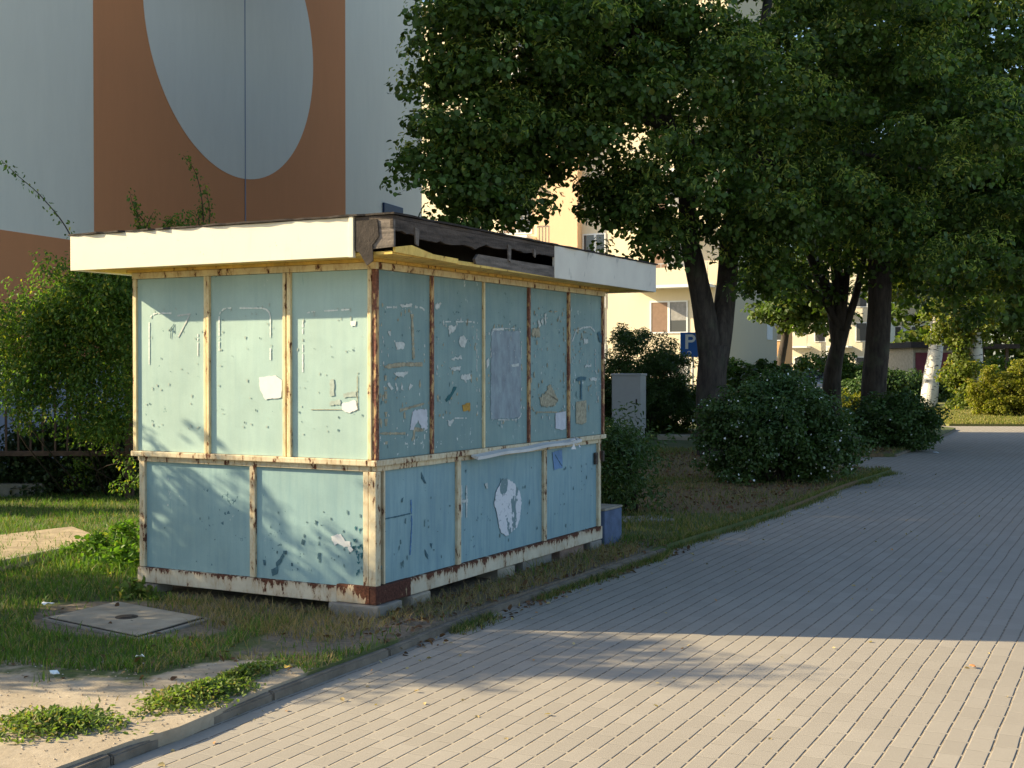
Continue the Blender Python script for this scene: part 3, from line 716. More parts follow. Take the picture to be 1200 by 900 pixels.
def blob(c, r, n, shell=.55):
    """n points in an ellipsoid, mostly near its skin; returns points, outward normals"""
    d = unit(RNG.normal(0,1,(n,3))); k = shell + (1-shell)*RNG.random((n,1))**.6; r = np.array(r)
    return np.array(c) + d*r*k, unit(d/np.maximum(r,.05))
def cloud(clumps, per, up=.5):
    P_, N_ = [], []
    for c, r in clumps:
        p, n = blob(c, r, per); P_.append(p); N_.append(n)
    p = np.concatenate(P_); n = np.concatenate(N_); n = n*.7; n[:,2] += up
    return p, n
TOPS = []
def boughs(lobes, per_lobe, r=(.75,.4), sub=7, sub_r=.34, seed=0):
    """layered boughs on the skin of each lobe, each made of small sub-clumps"""
    g = np.random.default_rng(seed); out = []; cen = []; TOPS.clear()
    for (c, Rr), nb in zip(lobes, per_lobe):
        for _ in range(nb):
            d = g.normal(0,1,3); d /= np.linalg.norm(d); k = .45 + .5*g.random()**.7
            bc = np.array(c) + d*np.array(Rr)*k; cen.append(bc)
            sc = g.uniform(.7,1.25)
            for _ in range(sub):
                e = g.normal(0,1,3); e /= np.linalg.norm(e); e *= g.random()**.5
                q = bc + e*np.array((r[0],r[0],r[1]))*sc; q[2] -= .45*(e[0]**2+e[1]**2)*r[0]*sc
                h = sub_r*g.uniform(.7,1.25)
                out.append((q, (h, h, h*.62))); TOPS.append(e[2] > -.05)
    return out, cen

linden = leaf_mat('linden leaf', (.068,.122,.027), .55, (.12,.13,.02), .03, .32)
bract = leaf_mat('linden bract', (.30,.36,.09), .3, (.38,.35,.09), .1, .45, .6)
bush_d = leaf_mat('dark shrub leaf', (.052,.098,.028), .35, (.08,.10,.02), .02, .25, .4)
bush_l = leaf_mat('bright shrub leaf', (.07,.125,.022), .35, (.20,.19,.03), .08, .4)
vine_m = leaf_mat('climbing shrub leaf', (.078,.142,.027), .45, (.27,.26,.04), .10, .5)
gold = leaf_mat('golden shrub leaf', (.16,.175,.022), .3, (.25,.22,.03), .2, .45)
birchl = leaf_mat('birch leaf', (.10,.135,.026), .35, (.24,.21,.03), .10, .45)
fargreen = leaf_mat('far tree leaf', (.06,.10,.02), .4, (.14,.15,.03), .08, .35)
barkm = bark_mat('grey brown bark', (.062,.049,.039)); birchb = bark_mat('white birch bark', (.5,.5,.46), True); twigm = plain('brown twig', (.034,.025,.018), .9)

def limbs(mb, start, targets, r0, r1=.02, sag=.12, n=7):
    for t in targets:
        s = Vector(start); t = Vector(t); m = s.lerp(t, .5) + Vector((random.uniform(-.2,.2), random.uniform(-.2,.2), sag*(t-s).length))
        pts = curve_pts([s, m, t], 5); k = len(pts)
        mb.tube(pts, [r0+(r1-r0)*i/(k-1) for i in range(k)], n, jit=.15)

# ------------------------------------------------------------------ main linden
T0 = Vector((3.60, 22.0, 0))
tree = empty('linden_tree', T0, 0, 'large dark green linden with forked trunk behind the big flowering bush', 'tree')
def rel(v, o): return Vector(v) - Vector(o)
mb = MB()
stem = curve_pts([P(838,540,22), P(836,500,22), P(834,450,22), P(837,405,22)], 4)
mb.tube([rel(p,T0) for p in stem], [.34-.09*min(1,i/8) for i in range(len(stem))], 16, jit=.16)
lt = curve_pts([P(834,425,22), P(826,375,21.9), P(815,315,21.8), P(806,268,21.7), P(800,200,21.5), P(770,110,21), P(740,20,20.6)], 5)
mb.tube([rel(p,T0) for p in lt], [.215-.14*(i/(len(lt)-1)) for i in range(len(lt))], 14, jit=.2)
rt = curve_pts([P(838,425,22.02), P(846,375,22.1), P(853,315,22.3), P(858,240,22.6), P(880,140,23), P(900,0,23.3)], 5)
mb.tube([rel(p,T0) for p in rt], [.225-.14*(i/(len(rt)-1)) for i in range(len(rt))], 14, jit=.2)
def at(px, py, Y): return tuple(P(px,py,Y))
lobes = [(at(592,95,19.6), (1.42,1.6,1.95)), (at(700,40,20.2), (1.7,1.9,1.7)), (at(806,130,20.6), (1.35,1.9,2.0)), (at(905,190,21.2), (1.5,2.2,2.0)),
         (at(1000,110,22.5), (2.0,2.6,2.9)), (at(1090,200,22.8), (1.9,2.4,2.4)), (at(740,-120,22), (3.4,3.6,2.4)), (at(960,-140,23), (3.2,3.4,2.6)),
         (at(553,170,19.4), (.95,1.2,1.15)), (at(668,130,20.2), (1.05,1.2,.95)), (at(570,215,19.6), (.75,1.0,.55)), (at(725,215,20.6), (.35,.7,.35)), (at(648,165,20.2), (.6,.8,.45)), (at(558,45,19.2), (.70,1.0,1.35)), (at(1010,20,21.5), (1.6,2,1.4)), (at(690,10,21), (1.0,1.2,.9)), (at(765,50,21.5), (.9,1.2,1.0)), ((-1.4,22.8,10.5),(2.2,2.2,1.9)), (at(770,255,20.8), (.55,.9,.42)), (at(905,262,21.2), (.75,1.1,.55))]  # includes a lobe above view, added to keep sky light off the mural wall
cl, cen = boughs(lobes, [34,28,32,30,42,34,30,26,20,16,13,10,7,20,24,18,16,44,4,6], seed=3, r=(.60,.34), sub=9, sub_r=.27)
limbs(mb, rel(lt[-8],T0), [rel(c,T0) for c in (lobes[0][0], lobes[1][0], lobes[8][0], lobes[9][0])], .085, .02)
limbs(mb, rel(rt[-9],T0), [rel(c,T0) for c in (lobes[3][0], lobes[4][0], lobes[5][0], lobes[19][0])], .085, .02)
limbs(mb, rel(lt[12],T0), [rel(c,T0) for c in (lobes[2][0], lobes[18][0])], .05, .012)
mb.build('trunk', barkm, tree)
cl = [(np.array(c)-np.array(T0), r) for c, r in cl]
p, n = cloud(cl, 46); N = len(p)
def crown(p, n, per, parent, leaf, brs, share=.42, dense=.62):
    N = len(p); k = N//per; pc = np.where(np.array(TOPS[:k]) & (RNG.random(k) < .85), dense, .05)
    ib = ((RNG.random(N) < np.repeat(pc, per))).astype(int); p = p.copy(); p[:,2] += ib*.05
    leaves('crown', p, n, np.where(ib, brs*RNG.uniform(.7,1.3,N), RNG.uniform(*leaf,N)), [linden, bract], parent, aspect=np.where(ib, .32, .95), droop=.8, mi=ib)
crown(p, n, 46, tree, (.060,.120), .080)

# ------------------------------------------------------------------ other trees
def small_tree(name, label, base, trunk_paths, lobes, per_lobe, per, lm, bm_, leaf=(.09,.13), seed=1, r=(.75,.4), sub_r=.36, aspect=.8, group=None, droop=.5, sub=7):
    t = empty(name, base, 0, label, 'tree', group); mb = MB()
    for path, r0, r1 in trunk_paths:
        pts = curve_pts(path, 5); k = len(pts); mb.tube([rel(q,base) for q in pts], [r0+(r1-r0)*i/(k-1) for i in range(k)], 12, jit=.16)
    limbs(mb, rel(trunk_paths[0][0][-1], base), [rel(c, base) for c, _ in lobes[:5]], max(.03, trunk_paths[0][2]*.7), .012)
    mb.build('trunk', bm_, t)
    c, _ = boughs(lobes, per_lobe, seed=seed, r=r, sub_r=sub_r, sub=sub)
    c = [(np.array(q)-np.array(base), rr_) for q, rr_ in c]
    p, n = cloud(c, per)
    if lm is linden: crown(p, n, per, t, leaf, leaf[1]*.8)
    else: leaves('crown', p, n, RNG.uniform(*leaf, len(p)), lm, t, aspect=aspect, droop=droop)
    return t
b2 = Vector((7.13, 28.0, 0)); bY = 28.0
barkd = bark_mat('dark brown bark', (.06,.047,.037))  # plain dark brown bark for the two park trunks
small_tree('park_tree', 'slim tree with Y shaped trunk left of the thick trunk', b2,
   [([P(974,512,bY), P(976,440,bY), P(985,388,bY)], .24,.14), ([P(982,415,bY), P(972,350,bY), P(955,315,bY), P(940,270,bY)], .13,.07), ([P(982,415,bY), P(993,375,bY), P(1003,345,bY), P(1015,290,bY)], .12,.06), ([P(982,412,bY), P(984,340,bY), P(980,290,bY)], .11,.06)],
   [(at(950,215,27),(2.0,1.8,1.3)), (at(1010,170,27),(2.5,2.0,2.2)), (at(915,325,27.5),(.45,.8,.40)), (at(900,140,28),(1.9,1.8,1.9)), (at(1000,40,28),(3.0,2.0,2.2))], [24,32,5,22,28], 50, linden, barkd, (.09,.13), 21, r=(.75,.42), sub_r=.38)
b3 = Vector((7.55, 26.5, 0))
small_tree('park_tree', 'tree with thick dark straight trunk behind the clipped back bush', b3,
   [([P(1023,520,26.5), P(1024,470,26.5), P(1028,400,26.5), P(1031,330,26.5), P(1034,230,26.5)], .27,.22)],
   [(at(1050,222,26.5),(2.2,2.2,1.6)), (at(1130,200,27),(2.0,2.4,2.2)), (at(1040,120,27),(2.4,2.4,2.4)), (at(1180,120,26),(2.0,2.2,2.3)), (at(1180,305,27),(1.5,2.0,1.2)), (at(1085,310,27),(.9,1.2,.4)), (at(1140,-60,27),(3.4,3,2.6)), (at(1170,40,25),(1.6,2,1.8)), (at(1210,200,25),(1.2,2,2.0))], [28,30,30,28,26,4,24,26,24], 48, linden, barkd, (.10,.14), 22, r=(.85,.45), sub_r=.40)
b4 = G(1090,476); Y4 = b4.y
small_tree('birch_tree', 'leaning white barked birch beside the sunny lawn', b4,
   [([P(1087,478,Y4), P(1092,440,Y4), P(1097,400,Y4), P(1098,340,Y4), P(1096,260,Y4)], .33,.20)],
   [(at(1075,330,Y4),(2.6,2.2,1.2)), (at(1120,290,Y4),(2.4,2.4,2.4)), (at(1060,250,Y4),(2.6,2.4,2.4))], [16,22,20], 60, birchl, birchb, (.10,.15), 31, r=(.6,.8), sub_r=.42, aspect=.7, droop=1.2)
b5 = G(1146,480); Y5 = b5.y
small_tree('birch_tree', 'ivy covered birch beside the golden bush', b5,
   [([P(1148,482,Y5), P(1145,440,Y5), P(1143,390,Y5), P(1138,320,Y5)], .26,.16)],
   [(at(1133,440,Y5),(.75,.8,1.1)), (at(1128,385,Y5),(.9,.8,1.0)), (at(1135,340,Y5),(1.5,1.4,1.2)), (at(1150,300,Y5),(2.2,2,1.6))], [9,10,14,18], 70, birchl, birchb, (.10,.15), 32, r=(.45,.5), sub_r=.36, aspect=.8)
b6 = P(918,455,52); b6.z = 0
small_tree('park_tree', 'thin leaning tree beside the pale gable of the yellow block', b6,
   [([Vector((b6.x-.2,52,0)), P(914,430,52), P(921,380,52), P(918,330,52)], .2,.12)],
   [(at(925,330,52),(2.0,1.6,1.6)), (at(945,350,52),(1.6,1.6,1.4))], [12,12], 40, fargreen, barkm, (.16,.24), 33, sub_r=.5)
bgl = [(at(985,340,130),(9,5,8)), (at(1065,330,125),(9,5,10)), (at(1140,300,80),(7,5,9)), (at(1230,300,75),(8,5,9)), (at(930,320,140),(9,6,9)), (at(1320,320,70),(9,6,8))]
bgn = ['tall tree behind the thick trunk and far pale houses', 'tall leafy tree beyond the leaning birch', 'broad tree filling the gap above the golden bush', 'dense tree at the right edge behind the lawn', 'high tree above the far cream building', 'farthest right leafy tree past the lawn']
for i, ((c, rr_), lb) in enumerate(zip(bgl, bgn)):
    bb = Vector((c[0], c[1], 0))
    small_tree('background_tree', lb, bb, [([bb, bb+Vector((.1,0,3)), Vector((c[0],c[1],c[2]))], .35,.2)], [(c, rr_)], [70], 22, fargreen, barkm, (.35,.55), 50+i, r=(1.6,1.0), sub_r=1.0, group='trees far behind the path')

b7 = Vector((-12.5,14.4,0))  # unseen tree, added so its dense crown shades the path
small_tree('park_tree', 'tall dense linden added left of the frame to shade the path', b7, [([b7, b7+Vector((.1,0,4)), b7+Vector((.1,0,9.5))], .3,.12)],
   [((-12.5,14.2,9.0),(2.2,1.5,2.2)), ((-12.5,14.1,11.4),(2.0,1.5,2.2))], [64,56], 34, fargreen, barkm, (.12,.18), 34, r=(.7,.45), sub_r=.42)
# ------------------------------------------------------------------ bushes
def bush(name, label, base, lobes, per_lobe, per, lm, leaf, seed, aspect=.7, r=(.3,.22), sub_r=.17, cat='bush', flowers=None, droop=.3, sub=6, stems=9):
    t = empty(name, base, 0, label, cat); mb = MB()
    for k in range(stems):
        c, rr_ = lobes[k % len(lobes)]; a = random.uniform(0, 6.28); q = random.uniform(.2,.75)
        tip = Vector((c[0]+rr_[0]*q*math.cos(a), c[1]+rr_[1]*q*math.sin(a), c[2]+rr_[2]*.4)); s = Vector((base[0]+random.uniform(-.2,.2), base[1]+random.uniform(-.15,.15), -.02))
        mb.tube([rel(v,base) for v in curve_pts([s, s.lerp(tip,.5)+Vector((0,0,.15)), tip], 4)], [.018-.0015*i for i in range(9)], 5)
    mb.build('stem', twigm, t)
    c, _ = boughs(lobes, per_lobe, seed=seed, r=r, sub_r=sub_r, sub=sub)
    c = [(np.array((q[0], q[1], max(q[2], rr2[2]*.6)))-np.array(base), rr2) for q, rr2 in c]
    p, n = cloud(c, per); p[:,2] = np.abs(p[:,2])
    leaves('foliage', p, n, RNG.uniform(*leaf, len(p)), lm, t, aspect=aspect, droop=droop)
    if flowers:
        fm, nf, fs = flowers; dist = np.array([np.linalg.norm((q[0]-np.mean([v[0][0] for v in c]))*np.array((1,1,1)))for q, _ in c]) if False else np.linalg.norm(np.array([q for q, _ in c])-np.mean([q for q, _ in c],axis=0),axis=1)
        idx = RNG.choice(np.argsort(dist)[len(c)//2:], nf); P_ = []
        for i in idx:
            q, nn = blob(c[i][0], np.array(c[i][1])*1.08, 1, .95); P_.append(q)
        q = np.concatenate(P_); q[:,2] = np.abs(q[:,2])
        leaves('blossom', q, np.tile((0,-.6,.6),(len(q),1)), RNG.uniform(fs*.6,fs*1.3,len(q)), fm, t, aspect=1.0, droop=0)
    return t
petal = plain('white petal', (.72,.72,.68), .7, .1)
bq = Vector((3.62,17.1,0))
bush('snowberry_bush', 'big dark green bush dotted with white flowers at the edge of the path', bq,
     [((3.55,17.1,.72),(.88,.9,.72)), ((4.15,17.2,.52),(.55,.7,.52)), ((3.05,17.0,.62),(.5,.6,.58)), ((3.75,17.3,1.05),(.55,.6,.46))], [44,28,24,24], 62, bush_d, (.034,.065), 61, flowers=(petal, 460, .027), r=(.34,.26), sub_r=.15)
bq = G(1062,527); bq.y += .7
bush('round_bush', 'low dark rounded bush at the far side path corner', bq,
     [((bq.x,bq.y,.50),(.74,.8,.56)), ((bq.x+.35,bq.y,.42),(.45,.6,.42)), ((bq.x-.35,bq.y+.1,.5),(.45,.6,.48))], [40,18,18], 46, bush_d, (.05,.085), 62, flowers=(petal, 40, .04))
bq = Vector((2.95,28.8,0))
bush('tall_bush', 'tall rounded dark bush behind the grey cabinet', bq,
     [((2.9,28.8,1.35),(.9,1.0,1.22)), ((2.45,28.7,1.0),(.7,.8,.95)), ((3.5,28.9,1.1),(.6,.8,1.0))], [60,26,24], 56, bush_d, (.05,.08), 63, aspect=.4)
bq = Vector((3.8,30.2,0))
bush('hedge', 'broad leafy hedge between the grey cabinet and forked trunk', bq,
     [((3.6,30.2,.65),(1.5,.8,.72)), ((5.3,30.4,.8),(1.1,.8,.85)), ((6.3,30.6,.7),(.9,.8,.8))], [50,40,30], 50, [bush_l], (.06,.10), 64, cat='hedge')
bq = Vector((5.35,26.5,0))
bush('leafy_bush', 'loose broad leaved bush right of the forked trunk', bq,
     [((5.2,26.5,.85),(.7,.8,.85)), ((5.9,26.8,.9),(.6,.7,.75))], [26,22], 36, bush_d, (.09,.14), 65, aspect=.9)
bq = G(1190,487); 
bush('golden_bush', 'yellow green bush lit by the sun at the right edge', bq,
     [((bq.x-.5,bq.y,.8),(1.0,.9,.8)), ((bq.x+.6,bq.y,.92),(1.15,.9,.92)), ((bq.x+1.8,bq.y+.2,.9),(1.1,.9,.9))], [40,40,30], 40, gold, (.06,.10), 66)
bq = G(992,492); bq.y += .4
bush('low_hedge', 'low sunlit yellow green hedge between the two trunks', bq,
     [((bq.x-.4,bq.y,.38),(.6,.5,.36)), ((bq.x+.35,bq.y,.36),(.55,.5,.34))], [26,24], 40, gold, (.05,.09), 67, cat='hedge')
bq = Vector((13.2,47,0))
bush('dark_hedge', 'tall dark hedge in front of the parked silver car', bq, [((12.9,47,.6),(.9,.8,.65)), ((14.0,47.3,.7),(.8,.8,.75))], [40,40], 34, bush_d, (.09,.13), 68, cat='hedge', r=(.4,.3), sub_r=.28)
bq = Vector((17.9,56,0))
bush('dark_hedge', 'small dark hedge left of the leaning birch trunk', bq, [((17.5,56,.6),(1.0,.7,.72)), ((18.9,56.3,.6),(.9,.7,.7))], [34,34], 34, bush_d, (.09,.13), 69, cat='hedge', r=(.4,.3), sub_r=.28)
bq = Vector((18.4,50,0))
bush('bright_bush', 'sunlit bright green bush right behind the leaning birch trunk', bq, [((18.3,50,.8),(1.1,.9,.85)), ((19.7,50.4,1.0),(1.1,.9,1.05))], [32,32], 34, bush_l, (.10,.15), 77, r=(.4,.32), sub_r=.28)
bq = Vector((13.9,62,0))
bush('bright_bush', 'bright green sunlit bush behind the dark hedge', bq, [((15.4,62,1.2),(1.5,1.1,1.2)), ((16.9,62,1.0),(1.2,1,1.0))], [36,30], 30, bush_l, (.12,.18), 70, r=(.45,.35), sub_r=.32)
bq = Vector((1.35,12.5,0))
bush('shade_shrub', 'small dark shrub growing behind the far kiosk corner', Vector((1.15,13.4,0)),
     [((1.10,13.4,.45),(.30,.4,.5)), ((1.25,13.9,.55),(.3,.4,.5))], [20,16], 40, bush_d, (.04,.07), 71, aspect=.35)

bq = Vector((-8.0,13.75,0))  # unseen hedge, added to cast low shade towards the fence
bush('low_hedge', 'waist high dark hedge added left of the frame to shade the ground by the fence', bq,
     [((-7.5,13.75,.75),(.8,.55,.75)), ((-8.7,13.8,.8),(.8,.5,.8))], [34,34], 40, bush_d, (.05,.08), 75, cat='hedge')
bq = Vector((-5.4,15.25,0))
bush('shade_shrub', 'tangled low shrub added to darken the space behind the rusty fence bars', bq,
     [((-4.7,15.3,.55),(.55,.3,.55)), ((-5.5,15.3,.5),(.6,.3,.5)), ((-6.3,15.35,.35),(.5,.3,.35))], [26,24,12], 44, leaf_mat('deep shade leaf', (.028,.05,.017), .35, (.08,.08,.02), .03, .25), (.04,.07), 76, stems=14)  # leaf colour kept very dark to act as shade under the climbing shrub
# the climbing shrub over the fence, with arching sprays
def spray_points(ctrl, n, leaflet, spread):
    pts = curve_pts(ctrl, 14); k = len(pts); out = []
    for i in range(n):
        t = i/(n-1)*(k-1.01); a = pts[int(t)].lerp(pts[int(t)+1], t-int(t))
        for _ in range(leaflet): out.append(a + Vector((random.gauss(0,1), random.gauss(0,1), random.gauss(0,.8)))*spread)
    return pts, out
def vine_shrub(name, label, base, lobes, per_lobe, per, sprays, seed, lm, leaf=(.035,.065), hang=0):
    t = empty(name, base, 0, label, 'shrub'); mb = MB(); SP = []
    for ctrl in sprays:
        pts, o = spray_points(ctrl, 34, 3, .035); SP += o; k = len(pts)
        mb.tube([rel(v,base) for v in pts], [.010-.008*i/(k-1) for i in range(k)], 5)
    for k in range(16):
        c, rr_ = lobes[k % len(lobes)]; s = Vector((c[0]+random.uniform(-.6,.6), base[1]+(random.uniform(.9,1.3) if base[1] > 10 else random.uniform(-.2,.2)), -.02))
        tip = Vector((c[0]+random.uniform(-.4,.4), c[1], c[2]+rr_[2]*.5))
        mb.tube([rel(v,base) for v in curve_pts([s, s.lerp(tip,.5)+Vector((random.uniform(-.35,.35),-.2,.1)), tip], 4)], [.011-.001*i for i in range(9)], 5)
    mb.build('stem', twigm, t)
    c, cen = boughs(lobes, per_lobe, seed=seed, r=(.28,.30), sub_r=.16, sub=7)
    g = random.Random(seed)
    for q in cen[::2]:                       # drooping tails under the boughs
        x, y, z = q
        if hang:
            for k in range(hang): c.append((np.array((x+g.uniform(-.1,.1), y-.1+g.uniform(-.1,.1), max(.25 if base[1] < 10 else .85+.1*g.random(), z-.18*(k+1)))), (.10,.10,.11)))
    c = [(np.array(q)-np.array(base), rr2) for q, rr2 in c if q[2] > .1]
    p, n = cloud(c, per)
    if SP:
        sp = np.array([tuple(rel(v,base)) for v in SP]); p = np.concatenate([p, sp]); n = np.concatenate([n, RNG.normal(0,1,sp.shape)])
    leaves('foliage', p, n, RNG.uniform(*leaf, len(p)), lm, t, aspect=.55, droop=1.1)
    return t
YV = 14.0
vb = P(70,575,YV); vb.z = 0
vl = [(at(95,375,YV),(.60,.45,.62)), (at(120,345,YV),(.45,.45,.42)), (at(45,380,YV),(.36,.4,.36)), (at(75,430,YV-.1),(.30,.3,.34)), (at(30,455,YV-.15),(.12,.2,.38)),
      (at(128,485,YV-.1),(.22,.25,.30)), (at(8,395,YV),(.22,.3,.22)), (at(150,400,YV+.5),(.3,.4,.6)), (at(200,300,YV+1.2),(.5,.4,.35)), (at(150,545,YV+.3),(.35,.2,.2)), (at(95,548,YV+.7),(.9,.25,.26)), (at(150,330,YV),(.35,.4,.35)), ((-2.3,13.0,2.0),(.75,.45,.75)), ((-1.55,12.05,1.5),(.45,.42,.85)), ((-1.8,13.0,1.0),(.9,.4,.8))]  # the last lobes hide behind the kiosk, added to shade the path
spr = [[at(96,330,YV), at(82,275,YV), at(50,232,YV), at(20,205,YV), at(2,188,YV)],
       [at(190,300,YV+1.2), at(175,268,YV+1.2), at(158,245,YV+1.1), at(152,225,YV+1)], [at(195,300,YV+1.2), at(190,270,YV+1.2), at(200,255,YV+1.2)],
       [at(232,310,YV+1.3), at(238,265,YV+1.3), at(236,230,YV+1.2), at(228,200,YV+1.2), at(215,182,YV+1.1)], [at(225,310,YV+1.3), at(222,275,YV+1.3), at(205,260,YV+1.2)], [at(238,300,YV+1.3), at(246,255,YV+1.3), at(240,215,YV+1.3)]]
spr += [[at(170,300,YV+1.1), at(162,262,YV+1.1), at(160,238,YV+1.1)], [at(165,300,YV+1.1), at(170,270,YV+1.1), at(180,248,YV+1.1)], [at(240,300,YV+1.3), at(233,260,YV+1.3), at(237,240,YV+1.3)]]
vine_shrub('climbing_shrub', 'bushy green climbing shrub hanging over the rusty fence beside the kiosk', vb, vl, [36,20,14,11,7,9,6,12,14,1,1,11,30,26,26], 40, spr, 81, vine_m, leaf=(.03,.055), hang=3)
# a taller twin of it further left along the verge: its loose top dapples the kiosk wall
sb = Vector((-5.9,7.9,0))
sl_ = [((-5.9,9.2,1.7),(.6,.35,.75)), ((-5.9,8.75,1.95),(.6,.45,.85)), ((-5.9,8.3,2.25),(.6,.4,.85)), ((-5.9,7.85,2.2),(.6,.45,1.25)), ((-5.9,7.35,2.15),(.6,.45,1.3)), ((-5.9,6.9,1.6),(.55,.4,1.1)), ((-5.9,8.4,.8),(.6,.6,.7))]
spr = []
for k in range(26):
    y0 = random.uniform(6.9,9.1); z0 = 2.25 + (.2 if 8 < y0 < 8.9 else 0) + random.uniform(-.2,.3)
    top = z0 + (random.uniform(.1,.55) if y0 > 8.0 else random.uniform(.3,1.0))
    spr.append([(-5.9+random.uniform(-.3,.3), y0, z0-.6), (-5.85+random.uniform(-.3,.3), y0+random.uniform(-.1,.1), (z0+top)/2), (-5.8+random.uniform(-.4,.4), y0+random.uniform(-.25,.25), top)])
vine_shrub('tall_shrub', 'tall loose shrub left of the frame whose sprays shade the kiosk wall', sb, sl_, [22,22,17,30,30,20,14], 32, spr, 82, vine_m, leaf=(.04,.07))

# ------------------------------------------------------------------ grass and litter
def pip(x, y, poly):
    inside = False; n = len(poly); j = n-1
    for i in range(n):
        xi, yi = poly[i]; xj, yj = poly[j]
        if (yi > y) != (yj > y) and x < (xj-xi)*(y-yi)/(yj-yi)+xi: inside = not inside
        j = i
    return inside
def inell(x, y, L, grow=1.0):
    for cx, cy, rx, ry, a in [(e+(0,))[:5] if len(e) < 5 else e for e in L]:
        dx, dy = x-cx, y-cy; u = (dx*math.cos(a)+dy*math.sin(a))/(rx*grow); v = (-dx*math.sin(a)+dy*math.cos(a))/(ry*grow)
        if u*u+v*v < 1: return True
    return False
kx0, kx1 = K0, None
def under_kiosk(x, y):
    d = Vector((x,y,0))-K0; a, b = d.dot(KR), d.dot(KL); return -.02 < a < LX+.02 and -.02 < b < LY+.02
mh_poly = [tuple((c0+mid+(v-mid)*1.08)[:2]) for v in cor]
def blades(name, pts, h, wd, mats, lean=.45, z=None):
    pts = np.array(pts, dtype=float); N = len(pts)
    a = RNG.uniform(0, 2*math.pi, N); hh = RNG.uniform(.45,1.15,N)*np.asarray(h); ww = np.asarray(wd)*RNG.uniform(.7,1.3,N)
    la = RNG.uniform(0, 2*math.pi, N); ln = RNG.uniform(.1,1,N)*lean*hh
    V = np.zeros((N,6,3)); dx, dy = np.cos(a)*ww/2, np.sin(a)*ww/2; lx, ly = np.cos(la)*ln, np.sin(la)*ln
    base = np.concatenate([pts[:,:2], (pts[:,2:3] if pts.shape[1] > 2 else np.zeros((N,1)))], axis=1)
    for i, (s, f, zz, wv) in enumerate(((-1,0,0,1),(1,0,0,1),(1,.35,.55,.8),(-1,.35,.55,.8),(.25,1,.95,.8),(-.25,1,.95,.8))):
        V[:,i,0] = base[:,0]+s*dx*wv+lx*f; V[:,i,1] = base[:,1]+s*dy*wv+ly*f; V[:,i,2] = base[:,2]-.004+hh*zz
    return mesh_from(name, V, 6, [(0,1,2,3),(3,2,4,5)], mats)
green = leaf_mat('grass blade', (.075,.145,.022), .45, (.24,.20,.08), .13, .35, .6)
lush = leaf_mat('lush grass blade', (.085,.16,.020), .35, (.18,.19,.04), .08, .4, .6)
dry = leaf_mat('dry grass blade', (.26,.20,.10), .35, (.12,.13,.04), .25, .25, .8)
gp, dp, gh = [], [], []
rg = random.Random(3)
for _ in range(150000):
    y = 5.6 + 10.4*rg.random()**1.25; x = rg.uniform(-.43*y-.2, 1.2)
    if y > 11.5 and x > -.8: continue
    if not pip(x, y, verge_poly) or under_kiosk(x,y) or pip(x,y,mh_poly): continue
    pn = mnoise.noise(Vector((x*1.6,y*1.6,0)))*.5+.5; pf = mnoise.noise(Vector((x*5,y*5,4)))*.5+.5
    if inell(x,y,SAND,.90+.3*pn) and not (rg.random() < .035 and pf > .62): continue
    bare = inell(x,y,BARE,.8+.5*pn)
    if bare and rg.random() < .9: continue
    if rg.random() > .25+1.1*pf: continue
    if rg.random() < .10 + .4*max(0,pn-.5) or (x > -1.9 and y < 9 and rg.random() < .40): dp.append((x,y))
    else: gp.append((x,y)); gh.append(.035+.055*pn + (.04 if y > 9.2 and y < 11 and x > -3.6 else 0))

for _ in range(5200):
    t_, w_ = rg.random(), rg.random()**2
    q = EA.lerp(EB, t_*1.05-.02) + EN*(-.10 + 1.9*(1-w_) if rg.random() < .55 else rg.gauss(-.02,.07))
    gp.append((q.x, q.y, .06)); gh.append(.06)
tag(blades('dry_grass', dp, .05, .005, dry, 1.3), kind='stuff')
gp = [q if len(q) > 2 else (*q, 0) for q in gp]
tag(blades('grass', gp, np.array(gh), .006, green, .8), kind='stuff')
# turf beyond the kiosk and tufts over the kerb
tp, th_ = [], []
for _ in range(110000):
    y = rg.uniform(10.8, 24); x = rg.uniform(.2, 8)
    if not pip(x,y,verge_poly) or under_kiosk(x,y): continue
    pn = mnoise.noise(Vector((x*1.1,y*1.1,9)))*.5+.5
    lit_ = inell(x,y,LITTER,.9+.3*pn)
    if lit_ and rg.random() < .72: continue
    if rg.random() > .25+1.1*pn: continue
    tp.append((x,y)); th_.append(.04+.05*pn)
turfm = leaf_mat('tired turf blade', (.095,.125,.032), .45, (.26,.20,.09), .3, .35, .7)
tag(blades('turf', tp, np.array(th_), .008, turfm, 1.0), kind='stuff')
KG = leaf_mat('kerb grass blade', (.075,.12,.028), .5, (.26,.20,.09), .35, .35, .7)
kp = []
kpts = [Vector((x,y,0)) for x,y in kerb_xy]
for a, b in zip(kpts, kpts[1:]):
    dd = (b-a); L = dd.length; u = dd.normalized(); nn = Vector((u.y,-u.x,0))
    if a.y < 6.6 or a.y > 19: continue
    for _ in range(int(L*1100)):
        t = rg.random(); q = a+dd*t; g_ = mnoise.noise(Vector((q.x*1.5,q.y*1.5,2)))*.5+.5
        if a.y < 8.3 and g_ < .55: continue
        if rg.random() > .3+g_: continue
        q = q + nn*((.06 if a.y < 10.8 else -.04)+abs(rg.gauss(0,.075 if a.y < 12 else .10))*(.2+1.5*g_*g_)); kp.append((q.x,q.y,PZ if not pip(q.x,q.y,verge_poly) else 0))
tag(blades('kerbside_grass', kp, .055, .005, KG, 1.1), kind='stuff')
kp = []
for _ in range(2600):
    x, y = rg.uniform(0,LX), rg.uniform(-.42,-.03); q = kworld(x,y)
    if pip(q.x,q.y,verge_poly): kp.append((q.x,q.y))
